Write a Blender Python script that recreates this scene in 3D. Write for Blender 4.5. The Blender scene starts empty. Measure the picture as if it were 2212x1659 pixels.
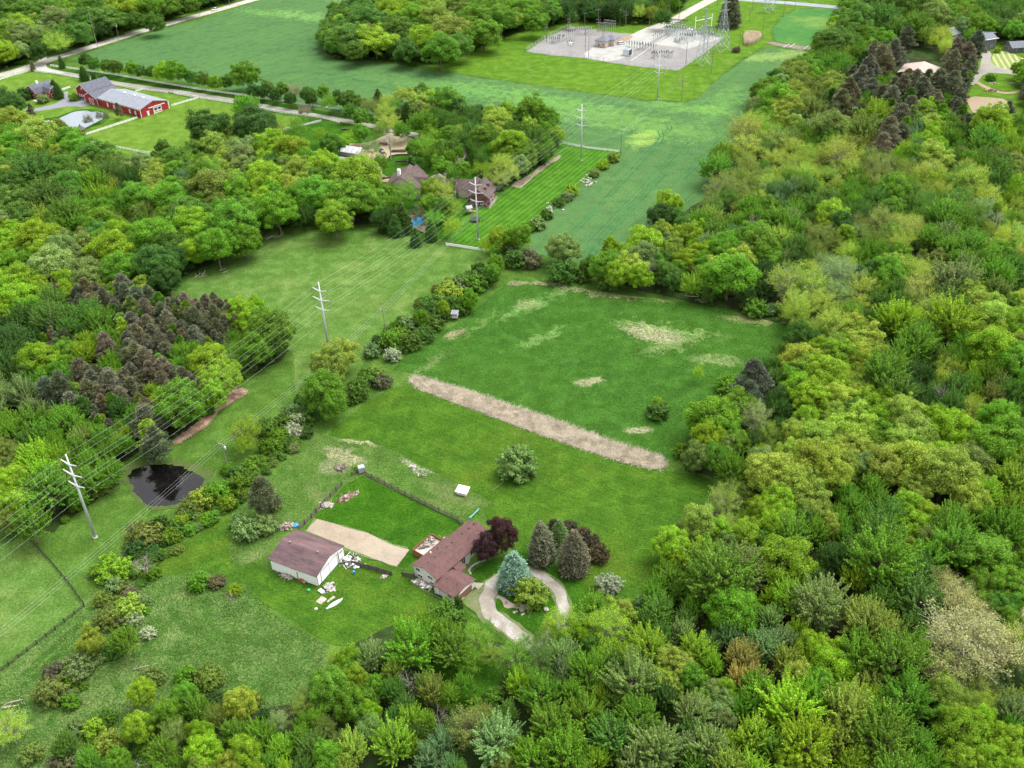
import bpy, math, random
import numpy as np
from mathutils import Vector, noise
from mathutils.geometry import tessellate_polygon

# ---------------------------------------------------------------- camera, world, sun, exposure
SC = bpy.context.scene
COL = SC.collection
R = math.radians
CAM_H = 190.0                       # drone height above the ground, metres
PITCH = math.atan(1440/2120.0)      # degrees below the horizon
ROLL = math.atan(100/3120.0)
FOC = 2120.0; PW, PH = 2212.0, 1659.0
cp_, sp_ = math.cos(PITCH), math.sin(PITCH)
cr_, sr_ = math.cos(ROLL), math.sin(ROLL)
FWD = np.array([0, cp_, -sp_]); R0 = np.array([1., 0, 0]); U0 = np.array([0, sp_, cp_])
RT = cr_*R0 - sr_*U0; UP = sr_*R0 + cr_*U0
cam_d = bpy.data.cameras.new("camera"); cam = bpy.data.objects.new("camera", cam_d); COL.objects.link(cam)
cam_d.sensor_width = 36.0; cam_d.lens = 36.0*FOC/PW; cam_d.clip_start = 1.0; cam_d.clip_end = 20000
from mathutils import Matrix
cam.matrix_world = Matrix(((RT[0], UP[0], -FWD[0], 0), (RT[1], UP[1], -FWD[1], 0), (RT[2], UP[2], -FWD[2], CAM_H), (0, 0, 0, 1)))
SC.camera = cam

world = bpy.data.worlds.new("World"); SC.world = world; world.use_nodes = True
wn = world.node_tree.nodes; wl = world.node_tree.links; wn.clear()
SUN_EL, SUN_AZ = R(64), R(62)      # a bright overcast sky, the sun behind thin cloud beyond the fields
sky = wn.new("ShaderNodeTexSky"); sky.sky_type = 'NISHITA'; sky.sun_disc = False
sky.sun_elevation = SUN_EL; sky.sun_rotation = SUN_AZ; sky.dust_density = 4.0; sky.ozone_density = 0.6
hsv = wn.new("ShaderNodeHueSaturation"); hsv.inputs['Saturation'].default_value = 0.1
bg = wn.new("ShaderNodeBackground"); bg.inputs[1].default_value = 0.15
wo = wn.new("ShaderNodeOutputWorld")
wl.new(sky.outputs[0], hsv.inputs['Color']); wl.new(hsv.outputs[0], bg.inputs[0]); wl.new(bg.outputs[0], wo.inputs[0])
sun_d = bpy.data.lights.new("sun", 'SUN'); sun_d.energy = 0.95; sun_d.angle = R(50); sun_d.color = (1, .96, .89)
sun = bpy.data.objects.new("sun", sun_d); COL.objects.link(sun)
sdir = Vector((math.sin(SUN_AZ)*math.cos(SUN_EL), math.cos(SUN_AZ)*math.cos(SUN_EL), math.sin(SUN_EL)))
sun.rotation_euler = sdir.to_track_quat('Z', 'Y').to_euler(); sun.location = (0, 300, 400)
SC.view_settings.view_transform = 'Standard'; SC.view_settings.look = 'None'
SC.view_settings.exposure = 1.45; SC.view_settings.gamma = 1.0
SC.cycles.max_bounces = 5; SC.cycles.diffuse_bounces = 3; SC.cycles.glossy_bounces = 2
SC.cycles.transmission_bounces = 4; SC.cycles.transparent_max_bounces = 4
SC.cycles.use_denoising = True
try: SC.cycles.denoiser = 'OPENIMAGEDENOISE'
except Exception: pass
SC.render.use_persistent_data = False
rnd = random.Random(7); nr = np.random.default_rng(11)

# ---------------------------------------------------------------- helpers
def gp(x, y, z=0.0):
    """point at height z seen at (x, y) of the 2212 x 1659 view of the photograph"""
    d = FWD*FOC + RT*(x-PW/2) - UP*(y-PH/2); t = (z-CAM_H)/d[2]
    return np.array([d[0]*t, d[1]*t, z])
def pr(p):
    v = np.asarray(p, float)-np.array([0, 0, CAM_H]); k = v@FWD
    return PW/2+FOC*(v@RT)/k, PH/2-FOC*(v@UP)/k, k
def tag(o, label=None, cat=None, group=None, kind=None):
    if label: o['label'] = label
    if cat: o['category'] = cat
    if group: o['group'] = group
    if kind: o['kind'] = kind
    return o
def empty(name, loc, rz=0.0, label=None, cat=None, group=None):
    o = bpy.data.objects.new(name, None); COL.objects.link(o)
    o.location = (float(loc[0]), float(loc[1]), float(loc[2]) if len(loc) > 2 else 0.0); o.rotation_euler = (0, 0, rz); o.empty_display_size = .3
    return tag(o, label, cat, group)
def mk(name, V, F, mat, parent=None, smooth=False):
    me = bpy.data.meshes.new(name)
    me.from_pydata([tuple(map(float, v)) for v in V], [], F); me.materials.append(mat)
    if smooth: me.polygons.foreach_set("use_smooth", [True]*len(me.polygons))
    me.update()
    o = bpy.data.objects.new(name, me); COL.objects.link(o)
    if parent is not None: o.parent = parent
    return o
def fastmesh(name, V, nper, mat):
    """V: (n*nper, 3) loose polygons"""
    V = np.asarray(V, np.float32); n = len(V)//nper
    me = bpy.data.meshes.new(name)
    me.vertices.add(len(V)); me.vertices.foreach_set("co", V.ravel())
    me.loops.add(len(V)); me.loops.foreach_set("vertex_index", np.arange(len(V), dtype=np.int32))
    me.polygons.add(n); me.polygons.foreach_set("loop_start", np.arange(0, n*nper, nper, dtype=np.int32))
    if mat: me.materials.append(mat)
    me.update(calc_edges=True); return me
class MB:
    def __init__(s): s.V = []; s.F = []
    def add(s, V, F):
        b = len(s.V); s.V += [tuple(v) for v in V]; s.F += [tuple(i+b for i in f) for f in F]; return s
    def box(s, x0, x1, y0, y1, z0, z1):
        return s.add([(x0,y0,z0),(x1,y0,z0),(x1,y1,z0),(x0,y1,z0),(x0,y0,z1),(x1,y0,z1),(x1,y1,z1),(x0,y1,z1)],
                     [(3,2,1,0),(4,5,6,7),(0,1,5,4),(1,2,6,5),(2,3,7,6),(3,0,4,7)])
    def rbox(s, cx, cy, lx, ly, z0, z1, a=0.0):
        c, n = math.cos(a), math.sin(a)
        P = [(cx+c*u-n*v, cy+n*u+c*v) for u, v in ((-lx/2,-ly/2),(lx/2,-ly/2),(lx/2,ly/2),(-lx/2,ly/2))]
        return s.add([(x,y,z0) for x,y in P]+[(x,y,z1) for x,y in P], [(3,2,1,0),(4,5,6,7),(0,1,5,4),(1,2,6,5),(2,3,7,6),(3,0,4,7)])
    def tube(s, a, b, r0, r1=None, n=6):
        r1 = r0 if r1 is None else r1
        a = Vector(a); b = Vector(b); d = (b-a)
        if d.length < 1e-6: return s
        d.normalize(); u = d.orthogonal().normalized(); v = d.cross(u)
        P = []
        for p, r in ((a, r0), (b, r1)):
            for k in range(n):
                t = 2*math.pi*k/n; P.append(tuple(p+u*(r*math.cos(t))+v*(r*math.sin(t))))
        F = [(k, (k+1) % n, n+(k+1) % n, n+k) for k in range(n)]+[tuple(range(n-1, -1, -1)), tuple(range(n, 2*n))]
        return s.add(P, F)
    def lathe(s, cx, cy, prof, n=12):
        P = []; F = []
        for r, z in prof:
            for k in range(n):
                t = 2*math.pi*k/n; P.append((cx+r*math.cos(t), cy+r*math.sin(t), z))
        for i in range(len(prof)-1):
            for k in range(n): F.append((i*n+k, i*n+(k+1) % n, (i+1)*n+(k+1) % n, (i+1)*n+k))
        F.append(tuple(range(n-1, -1, -1))); F.append(tuple(range((len(prof)-1)*n, len(prof)*n)))
        return s.add(P, F)
    def rock(s, cx, cy, cz, r, seed=0, flat=.6):
        q = random.Random(seed); n, m = 8, 5; P = []; F = []
        for i in range(m+1):
            th = math.pi*i/m
            for k in range(n):
                ph = 2*math.pi*k/n; rr = r*(.75+.5*q.random())
                P.append((cx+rr*math.sin(th)*math.cos(ph), cy+rr*math.sin(th)*math.sin(ph), cz+rr*flat*math.cos(th)))
        for i in range(m):
            for k in range(n): F.append((i*n+k, (i+1)*n+k, (i+1)*n+(k+1) % n, i*n+(k+1) % n))
        return s.add(P, F)
    def build(s, name, mat, parent=None, smooth=False): return mk(name, s.V, s.F, mat, parent, smooth)

# ---------------------------------------------------------------- materials
def new_mat(name):
    m = bpy.data.materials.new(name); m.use_nodes = True
    nt = m.node_tree; b = nt.nodes['Principled BSDF']; return m, nt, b
def N(nt, t, **kw):
    n = nt.nodes.new(t)
    for k, v in kw.items(): setattr(n, k, v)
    return n
def noise_tex(nt, src, scale, detail=4, rough=.6, dist=0.0):
    n = N(nt, "ShaderNodeTexNoise"); n.inputs['Scale'].default_value = scale; n.inputs['Detail'].default_value = detail
    n.inputs['Roughness'].default_value = rough; n.inputs['Distortion'].default_value = dist
    nt.links.new(src, n.inputs['Vector']); return n.outputs['Fac']
def ramp(nt, src, a, b, c0=0.0, c1=1.0):
    n = N(nt, "ShaderNodeMapRange", interpolation_type='SMOOTHSTEP'); n.inputs[1].default_value = a; n.inputs[2].default_value = b
    n.inputs[3].default_value = c0; n.inputs[4].default_value = c1; nt.links.new(src, n.inputs[0]); return n.outputs[0]
def mix(nt, f, a, b, mode='MIX'):
    n = N(nt, "ShaderNodeMix", data_type='RGBA', blend_type=mode)
    for s, v in ((n.inputs[0], f), (n.inputs[6], a), (n.inputs[7], b)):
        if isinstance(v, (int, float)): s.default_value = v
        elif isinstance(v, (tuple, list)): s.default_value = (*v[:3], 1)
        else: nt.links.new(v, s)
    return n.outputs[2]
def mth(nt, op, a, b=None):
    n = N(nt, "ShaderNodeMath", operation=op)
    for s, v in ((n.inputs[0], a), (n.inputs[1], b)):
        if v is None: continue
        if isinstance(v, (int, float)): s.default_value = v
        else: nt.links.new(v, s)
    return n.outputs[0]
GREENS = ('rough_grass', 'crop_young', 'clover_plot', 'mown_lawn', 'lush_lawn', 'paddock_grass', 'mown_grass', 'estate_lawn', 'pasture_grass', 'weedy_meadow', 'weedy_yard')
GK = {'rough_grass': .74, 'crop': .74, 'crop_young': .66, 'clover_plot': .64, 'mown_lawn': .60, 'lush_lawn': .62, 'paddock_grass': .68, 'mown_grass': .62, 'estate_lawn': .62, 'pasture_grass': .78, 'weedy_meadow': 1.0, 'weedy_yard': .82, 'forest_floor': .8, 'pale_sand': .68, 'gravel_drive': .56, 'crushed_stone': .55, 'substation_gravel': .56, 'gravel_road': .85, 'lane_gravel': .72, 'flattened_stalks': .74, 'sandy_terrace': .72, 'bare_earth': .74, 'flagstone': .75, 'mown_hay': .8}
def ground_mat(name, c1, c2, c3, fleck=None, fl=(.6, .72), fscale=1.1, big=.02, mid=.16, fine=1.6, bump=.35, blobs=(), rough=.9,
               stripes=None, patch=None, psc=.03, pr_=(.55, .7), fl2=None):
    """grass and earth: three tones at three sizes, coloured flecks, mown or drilled lines, worn patches at real places"""
    if GK.get(name, 1) != 1:
        k_ = GK[name]; kb = .85 if name in GREENS else 1; sc3 = lambda t: (t[0]*k_*.98, t[1]*k_, t[2]*k_*kb) if t else t
        c1, c2, c3, fleck, patch = map(sc3, (c1, c2, c3, fleck, patch))
    m, nt, b = new_mat(name); L = nt.links
    pos = N(nt, "ShaderNodeNewGeometry").outputs['Position']
    nb = noise_tex(nt, pos, big, 5, .6); nm = noise_tex(nt, pos, mid, 5, .65, .3); nf = noise_tex(nt, pos, fine if name in GREENS or name == 'crop' else 4.5, 5, .75)
    col = mix(nt, ramp(nt, nb, .38, .62), c1, c2)
    col = mix(nt, ramp(nt, nm, .42, .68, 0, .8), col, c3)
    if patch:
        npz = noise_tex(nt, pos, psc, 6, .7, .6); col = mix(nt, ramp(nt, npz, pr_[0], pr_[1], 0, .85), col, patch)
    if fleck:
        nk = noise_tex(nt, pos, fscale, 6, .8, .4); gate = ramp(nt, noise_tex(nt, pos, fscale*.08, 4, .6), .4, .6, .25, 1)
        col = mix(nt, mth(nt, 'MULTIPLY', ramp(nt, nk, fl[0], fl[1]), gate), col, fleck)
    if stripes:
        ang, per, amt, sc = stripes
        mp = N(nt, "ShaderNodeMapping"); mp.inputs['Rotation'].default_value = (0, 0, -ang); L.new(pos, mp.inputs['Vector'])
        wv = N(nt, "ShaderNodeTexWave", wave_type='BANDS', bands_direction='Y'); wv.inputs['Scale'].default_value = 0.314/per
        wv.inputs['Distortion'].default_value = 1.2; wv.inputs['Detail'].default_value = 3; wv.inputs['Detail Scale'].default_value = .3
        L.new(mp.outputs[0], wv.inputs['Vector'])
        col = mix(nt, ramp(nt, wv.outputs['Fac'], .45, .95, 0, amt), col, sc)
    if blobs:
        wob = N(nt, "ShaderNodeTexNoise"); wob.inputs['Scale'].default_value = .22; wob.inputs['Detail'].default_value = 6; wob.inputs['Roughness'].default_value = .75
        L.new(pos, wob.inputs['Vector'])
        sub = N(nt, "ShaderNodeVectorMath", operation='SUBTRACT'); sub.inputs[1].default_value = (.5, .5, .5); L.new(wob.outputs['Color'], sub.inputs[0])
        for (bx, by, ra, rb, an, c, am) in blobs:
            p = gp(bx, by)
            sc = N(nt, "ShaderNodeVectorMath", operation='SCALE'); sc.inputs['Scale'].default_value = max(ra, rb)*1.5; L.new(sub.outputs[0], sc.inputs[0])
            ad = N(nt, "ShaderNodeVectorMath", operation='ADD'); L.new(pos, ad.inputs[0]); L.new(sc.outputs[0], ad.inputs[1])
            mp = N(nt, "ShaderNodeMapping", vector_type='TEXTURE'); mp.inputs['Location'].default_value = (p[0], p[1], 0)
            mp.inputs['Rotation'].default_value = (0, 0, R(an)); mp.inputs['Scale'].default_value = (ra, rb, 1e6); L.new(ad.outputs[0], mp.inputs['Vector'])
            ln = N(nt, "ShaderNodeVectorMath", operation='LENGTH'); L.new(mp.outputs[0], ln.inputs[0])
            f = ramp(nt, ln.outputs['Value'], .55, 1.15, am, 0)
            f = mth(nt, 'MULTIPLY', f, ramp(nt, noise_tex(nt, pos, .9, 5, .8), .36, .56, .25, 1))
            col = mix(nt, f, col, c)
    val = N(nt, "ShaderNodeHueSaturation"); L.new(col, val.inputs['Color'])
    lush = name in GREENS or name == 'crop'
    v1 = mth(nt, 'MULTIPLY', ramp(nt, nf, .3, .7, .60 if lush else .84, 1.42 if lush else 1.16), ramp(nt, nm, .3, .7, .84, 1.16)); L.new(v1, val.inputs['Value'])
    L.new(val.outputs[0], b.inputs['Base Color']); b.inputs['Roughness'].default_value = rough; b.inputs['Specular IOR Level'].default_value = .02
    bm = N(nt, "ShaderNodeBump"); bm.inputs['Strength'].default_value = min(1, bump); bm.inputs['Distance'].default_value = .5
    L.new(mth(nt, 'ADD', nf, mth(nt, 'MULTIPLY', nm, 1.5)), bm.inputs['Height']); L.new(bm.outputs[0], b.inputs['Normal'])
    return m
def plain(name, c, rough=.7, var=.18, scale=1.2, bump=0.0, metal=0.0, c2=None, stretch=None, spec=.3):
    m, nt, b = new_mat(name); L = nt.links
    tc = N(nt, "ShaderNodeTexCoord").outputs['Object']
    if stretch:
        mp = N(nt, "ShaderNodeMapping"); mp.inputs['Scale'].default_value = stretch; L.new(tc, mp.inputs['Vector']); tc = mp.outputs[0]
    n = noise_tex(nt, tc, scale, 6, .7)
    d = c2 or tuple(x*(1-2*var) for x in c); l = tuple(min(1, x*(1+var)) for x in c)
    col = mix(nt, ramp(nt, n, .34, .66), d, l)
    n2 = noise_tex(nt, tc, scale*9, 4, .7)
    hv = N(nt, "ShaderNodeHueSaturation"); L.new(col, hv.inputs['Color']); L.new(ramp(nt, n2, .3, .7, 1-var, 1+var), hv.inputs['Value'])
    L.new(hv.outputs[0], b.inputs['Base Color']); b.inputs['Roughness'].default_value = rough; b.inputs['Metallic'].default_value = metal
    b.inputs['Specular IOR Level'].default_value = spec
    if bump:
        bm = N(nt, "ShaderNodeBump"); bm.inputs['Strength'].default_value = bump; bm.inputs['Distance'].default_value = .08
        L.new(n2, bm.inputs['Height']); L.new(bm.outputs[0], b.inputs['Normal'])
    return m
def leaf_mat(name, inst=False, trans=.45):
    """leaf colour comes from each tree (object colour, or the instance's tint), varied leaf by leaf and tree by tree"""
    m, nt, b = new_mat(name); L = nt.links
    if inst:
        a = N(nt, "ShaderNodeAttribute", attribute_type='INSTANCER', attribute_name='tint'); base = a.outputs['Color']
    else:
        a = N(nt, "ShaderNodeObjectInfo"); base = a.outputs['Color']
    rn = N(nt, "ShaderNodeObjectInfo").outputs['Random']
    v = N(nt, "ShaderNodeAttribute", attribute_name='v').outputs['Fac']
    h = N(nt, "ShaderNodeHueSaturation"); L.new(base, h.inputs['Color'])
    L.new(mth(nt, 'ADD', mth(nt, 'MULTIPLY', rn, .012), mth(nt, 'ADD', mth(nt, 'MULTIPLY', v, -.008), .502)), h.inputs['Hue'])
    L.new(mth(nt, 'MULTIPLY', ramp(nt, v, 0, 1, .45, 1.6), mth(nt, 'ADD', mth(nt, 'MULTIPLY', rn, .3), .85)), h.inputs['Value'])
    tr = N(nt, "ShaderNodeBsdfTranslucent"); L.new(h.outputs[0], tr.inputs['Color'])
    L.new(h.outputs[0], b.inputs['Base Color']); b.inputs['Roughness'].default_value = .55; b.inputs['Specular IOR Level'].default_value = .14
    mx = N(nt, "ShaderNodeMixShader"); mx.inputs[0].default_value = trans
    L.new(b.outputs[0], mx.inputs[1]); L.new(tr.outputs[0], mx.inputs[2])
    L.new(mx.outputs[0], nt.nodes['Material Output'].inputs['Surface']); return m
BROWN = (.25, .22, .13); STRAW = (.31, .28, .18)
M = {}
M['ground'] = ground_mat('rough_grass', (.075,.150,.026), (.055,.125,.022), (.095,.175,.036), fleck=(.19,.20,.085), fl=(.58,.78), patch=(.105,.165,.045), psc=.035)
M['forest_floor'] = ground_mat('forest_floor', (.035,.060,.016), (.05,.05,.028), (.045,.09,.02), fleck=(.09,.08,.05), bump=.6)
M['crop'] = ground_mat('crop', (.076,.160,.054), (.088,.180,.056), (.068,.145,.047), fleck=(.11,.21,.055), fl=(.66,.8), fscale=.5, stripes=(R(62), 7.5, .35, (.042,.112,.036)),
    patch=(.100,.190,.055), psc=.013, pr_=(.52,.72), bump=.3, blobs=[
    (1330,258,75,17,-32,(.12,.24,.05),.6),(1000,195,90,9,-30,(.10,.22,.045),.5),(1390,300,16,8,60,(.20,.30,.06),.8),(700,40,60,10,-35,(.14,.27,.07),.55),(780,5,40,9,-35,(.2,.3,.08),.6),
    (1560,222,40,8,62,(.11,.24,.05),.5),(1690,120,34,10,10,(.19,.27,.07),.7),(1480,232,34,9,-20,(.12,.25,.05),.6),(1120,205,70,10,-30,(.11,.25,.05),.5),(590,30,50,8,-30,(.13,.27,.06),.45)])
M['crop2'] = ground_mat('crop_young', (.065,.205,.060), (.085,.235,.060), (.055,.17,.05), fleck=(.16,.27,.05), fscale=.5, stripes=(R(50), 3.2, .3, (.05,.13,.04)), patch=(.2,.31,.08), psc=.02, pr_=(.5,.68))
M['plot'] = ground_mat('clover_plot', (.056,.150,.022), (.048,.138,.022), (.066,.168,.030), fleck=(.10,.21,.06), fl=(.56,.76), fscale=1.4, bump=.7, patch=(.09,.19,.05), psc=.04, pr_=(.6,.76), blobs=[
    (1412,722,13,6,-25,STRAW,.85),(1450,745,14,4,20,(.2,.25,.1),.5),(1275,825,6,2.6,10,STRAW,.75),(1378,929,5,2.2,0,STRAW,.75),(1140,657,6,4.5,15,(.25,.27,.13),.7),(1545,778,10,3.6,-10,(.2,.25,.1),.6),
    (1112,612,5,3,0,BROWN,.7),(1190,614,14,2.0,-14,BROWN,.85),(1290,628,22,2.2,-14,BROWN,.8),(1380,642,16,2.2,-12,(.25,.24,.12),.7),(1170,730,12,2.5,40,(.16,.27,.08),.6),(1040,700,16,1.6,55,(.15,.22,.07),.5),
    (985,720,6,2.5,40,BROWN,.8),(1180,645,20,3,40,(.13,.24,.07),.5),(1440,710,24,3,-20,(.2,.27,.1),.6),(1100,680,10,2,50,(.15,.26,.08),.5),(1480,1000,12,3,10,(.14,.2,.06),.5),(930,785,12,1.6,52,(.16,.2,.08),.5),(1620,690,12,3,-10,(.24,.23,.1),.7)])
M['lawn'] = ground_mat('mown_lawn', (.062,.148,.016), (.050,.130,.015), (.080,.168,.018), fleck=(.105,.19,.03), fl=(.6,.8), fscale=.7, bump=.22, patch=(.115,.175,.022), psc=.03, pr_=(.48,.72), stripes=(R(-35), 2.2, .08, (.085,.165,.024)))
M['yard'] = ground_mat('lush_lawn', (.042,.130,.010), (.036,.115,.012), (.058,.148,.014), bump=.35, fscale=.9, fleck=(.09,.17,.03), patch=(.075,.145,.018), psc=.06)
M['paddock'] = ground_mat('paddock_grass', (.125,.225,.032), (.112,.21,.03), (.145,.24,.04), bump=.2, fleck=(.19,.27,.07), fl=(.62,.8), blobs=[(290,225,14,3,-33,(.3,.36,.14),.5)])
M['mown'] = ground_mat('mown_grass', (.110,.225,.022), (.092,.20,.020), (.130,.24,.03), bump=.25, fleck=(.06,.13,.02), fl=(.6,.8), fscale=.35, patch=(.15,.24,.05), psc=.02, pr_=(.56,.7))
M['mown2'] = ground_mat('estate_lawn', (.060,.175,.016), (.052,.16,.016), (.075,.19,.02), bump=.25, stripes=(R(60), 2.6, .38, (.085,.21,.024)), patch=(.1,.2,.03), psc=.03)
M['pasture'] = ground_mat('pasture_grass', (.085,.165,.035), (.072,.155,.028), (.105,.18,.05), fleck=(.20,.215,.095), fl=(.54,.74), fscale=1.3, bump=.5, patch=(.150,.215,.065), psc=.045, pr_=(.48,.70))
M['meadow'] = ground_mat('weedy_meadow', (.058,.125,.024), (.05,.11,.022), (.08,.145,.035), fleck=(.21,.21,.10), fl=(.52,.72), fscale=1.6, bump=.9, patch=(.135,.185,.06), psc=.06, pr_=(.46,.68))
M['weeds'] = ground_mat('weedy_yard', (.065,.14,.026), (.06,.12,.025), (.09,.155,.04), fleck=(.22,.22,.10), fl=(.55,.72), fscale=1.4, bump=.8, patch=(.14,.18,.07), psc=.06, pr_=(.5,.68),
    blobs=[(745,985,9,3.5,-35,(.28,.25,.16),.85),(770,955,9,1.2,-20,(.3,.28,.17),.9),(720,1010,6,4,0,(.2,.19,.12),.7),(900,1010,7,1.2,-35,(.26,.26,.19),.8)])
M['dirt'] = ground_mat('bare_earth', (.36,.27,.19), (.40,.32,.22), (.30,.22,.15), fleck=(.15,.17,.06), fl=(.62,.74), bump=.5)
M['terrace'] = ground_mat('sandy_terrace', (.42,.32,.19), (.46,.38,.26), (.36,.30,.16), fleck=(.14,.19,.06), fl=(.56,.7), bump=.4)
M['sand'] = ground_mat('pale_sand', (.50,.40,.30), (.55,.46,.36), (.44,.36,.27), fleck=(.24,.22,.12), fl=(.56,.68), fscale=.9, bump=.8)
M['straw'] = ground_mat('flattened_stalks', (.42,.36,.27), (.48,.42,.32), (.34,.29,.21), fleck=(.25,.2,.13), fscale=2.5, bump=1)
M['chips'] = ground_mat('wood_chips', (.46,.31,.22), (.52,.40,.29), (.36,.23,.16), fleck=(.52,.45,.34), fl=(.55,.66), fscale=2, bump=1)
M['road'] = ground_mat('gravel_road', (.40,.37,.32), (.45,.42,.38), (.36,.34,.31), fleck=(.5,.48,.44), bump=.2, patch=(.48,.45,.41), psc=.09)
M['lane'] = ground_mat('lane_gravel', (.32,.29,.25), (.36,.34,.30), (.28,.26,.23), fleck=(.42,.40,.36), bump=.2)
M['drive'] = ground_mat('gravel_drive', (.43,.375,.305), (.49,.43,.36), (.38,.33,.265), fleck=(.30,.28,.2), fl=(.62,.78), bump=.35, patch=(.60,.57,.53), psc=.16, pr_=(.44,.6))
M['drive_weedy'] = ground_mat('weedy_gravel', (.13,.15,.07), (.19,.19,.11), (.09,.14,.04), fleck=(.06,.13,.02), fl=(.44,.58), bump=.6)
M['asphalt'] = ground_mat('grey_asphalt', (.17,.18,.20), (.20,.21,.23), (.15,.155,.17), bump=.15)
M['tarmac'] = ground_mat('highway_asphalt', (.22,.235,.27), (.25,.265,.29), (.2,.21,.24), bump=.1)
M['pad'] = ground_mat('substation_gravel', (.36,.34,.33), (.41,.39,.38), (.32,.30,.29), fleck=(.28,.27,.26), fscale=.7, bump=.3)
M['pad2'] = ground_mat('crushed_stone', (.54,.53,.50), (.60,.59,.56), (.48,.47,.44), bump=.3)
M['hay'] = ground_mat('mown_hay', (.21,.26,.08), (.25,.30,.10), (.16,.22,.06), stripes=(R(75), 3.5, .8, (.36,.38,.2)), bump=.4)
M['mud'] = ground_mat('wet_mud', (.17,.14,.11), (.24,.21,.18), (.12,.1,.08), fleck=(.5,.5,.48), fl=(.58,.66), bump=.6)
M['stone_path'] = ground_mat('flagstone', (.38,.31,.25), (.43,.36,.30), (.33,.27,.21), bump=.3)
M['bank'] = ground_mat('pond_bank', (.07,.11,.03), (.10,.12,.04), (.05,.09,.025), fleck=(.15,.14,.08), bump=.8)
M['track'] = ground_mat('wheel_track', (.030,.105,.038), (.034,.115,.042), (.04,.13,.045), bump=.5)
M['trail'] = ground_mat('trodden_trail', (.036,.088,.014), (.045,.10,.018), (.05,.105,.02), bump=.6)
def water(name, c, rough, wv, dark=None):
    m, nt, b = new_mat(name); L = nt.links
    pos = N(nt, "ShaderNodeNewGeometry").outputs['Position']
    col = mix(nt, ramp(nt, noise_tex(nt, pos, .35, 5, .7, 1), .5, .7, 0, .7), c, dark or c); L.new(col, b.inputs['Base Color'])
    b.inputs['Roughness'].default_value = rough; b.inputs['IOR'].default_value = 1.33; b.inputs['Specular IOR Level'].default_value = .9 if wv < .05 else .3
    bm = N(nt, "ShaderNodeBump"); bm.inputs['Strength'].default_value = wv; bm.inputs['Distance'].default_value = .05
    L.new(noise_tex(nt, pos, 1.5, 3, .5), bm.inputs['Height']); L.new(bm.outputs[0], b.inputs['Normal']); return m
M['pond'] = water('dark_pond_water', (.004,.0035,.004), .03, .03, (.02,.014,.008))
M['pond2'] = water('farm_pond_water', (.19,.22,.25), .2, .08, (.25,.28,.31))
M['pool'] = water('pool_cover', (.02,.32,.62), .25, .1, (.03,.4,.7))
M['bark'] = plain('bark', (.16,.13,.10), .9, .25, 3, .5)
M['palebark'] = plain('pale_bark', (.34,.31,.26), .9, .2, 3, .4)
M['leaf'] = leaf_mat('leaves'); M['leaf_i'] = leaf_mat('leaves_far', True)
M['needle'] = leaf_mat('needles', False, .12); M['needle_i'] = leaf_mat('needles_far', True, .12)
M['white'] = plain('white_paint', (.88,.88,.87), .55, .05, 1.5); M['fencewhite'] = plain('white_fence_paint', (.86,.86,.85), .5, .05, 1)
M['cream'] = plain('cream_siding', (.68,.65,.60), .6, .06, 1, stretch=(1,1,8))
M['roof_m'] = plain('mauve_shingle', (.108,.056,.052), .9, .14, .9, .4, c2=(.085,.045,.043))
M['roof_b'] = plain('weathered_shingle', (.118,.072,.072), .9, .16, .35, .3, c2=(.070,.045,.050), stretch=(.25,1,1))
M['roof_br'] = plain('brown_shingle', (.092,.064,.060), .9, .15, .8, .3)
M['roof_g'] = plain('grey_metal_roof', (.20,.215,.25), .7, .06, .4); M['roof_d'] = plain('charcoal_shingle', (.095,.10,.125), .8, .15, .8, .3)
M['roof_t'] = plain('tan_metal_roof', (.36,.29,.25), .7, .08, .3); M['roof_k'] = plain('slate_roof', (.12,.135,.16), .7, .1, .8)
M['red'] = plain('barn_red', (.36,.025,.035), .6, .12, .8); M['brick'] = plain('red_brick', (.13,.038,.032), .85, .15, 2)
M['grey_w'] = plain('grey_board', (.15,.15,.165), .8, .15, 1, stretch=(6,6,1)); M['block'] = plain('tan_block', (.55,.45,.38), .8, .08, 1.2)
M['glass'] = plain('window_glass', (.02,.024,.028), .2, .05, 1, spec=.8); M['trim'] = plain('white_trim', (.76,.75,.73), .5, .04, 2)
M['wood'] = plain('weathered_wood', (.125,.105,.09), .9, .25, 2.5, .4, stretch=(1,1,4)); M['dwood'] = plain('dark_wood', (.085,.065,.055), .85, .25, 2, .4)
M['rwood'] = plain('stained_redwood', (.28,.10,.05), .7, .15, 2); M['garage'] = plain('brown_garage_door', (.25,.12,.09), .6, .08, 2)
M['deckw'] = plain('deck_boards', (.42,.37,.33), .8, .25, 2.5, stretch=(8,1,1)); M['black'] = plain('black_rail', (.03,.028,.026), .6, .1, 3)
M['steel'] = plain('galvanised_steel', (.52,.54,.56), .45, .06, .5, metal=.25); M['lat'] = plain('lattice_steel', (.40,.45,.45), .5, .08, 1, metal=.2)
M['wire'] = plain('conductor', (.40,.42,.41), .5, .03, 1); M['pole'] = plain('utility_pole_wood', (.23,.19,.16), .9, .2, 2, stretch=(4,4,.6))
M['stone'] = plain('pale_stone', (.38,.355,.33), .85, .15, 2, .5); M['gstone'] = plain('grey_stone', (.33,.31,.29), .9, .2, 2, .5)
M['carw'] = plain('white_car_paint', (.75,.75,.75), .25, .03, 1, spec=.6); M['card'] = plain('dark_car_paint', (.03,.03,.035), .2, .03, 1, spec=.6)
M['tyre'] = plain('tyre_rubber', (.02,.02,.02), .8, .1, 3); M['blue'] = plain('blue_plastic', (.04,.25,.62), .45, .06, 3); M['green'] = plain('green_plastic', (.03,.38,.13), .5, .06, 3)
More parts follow.
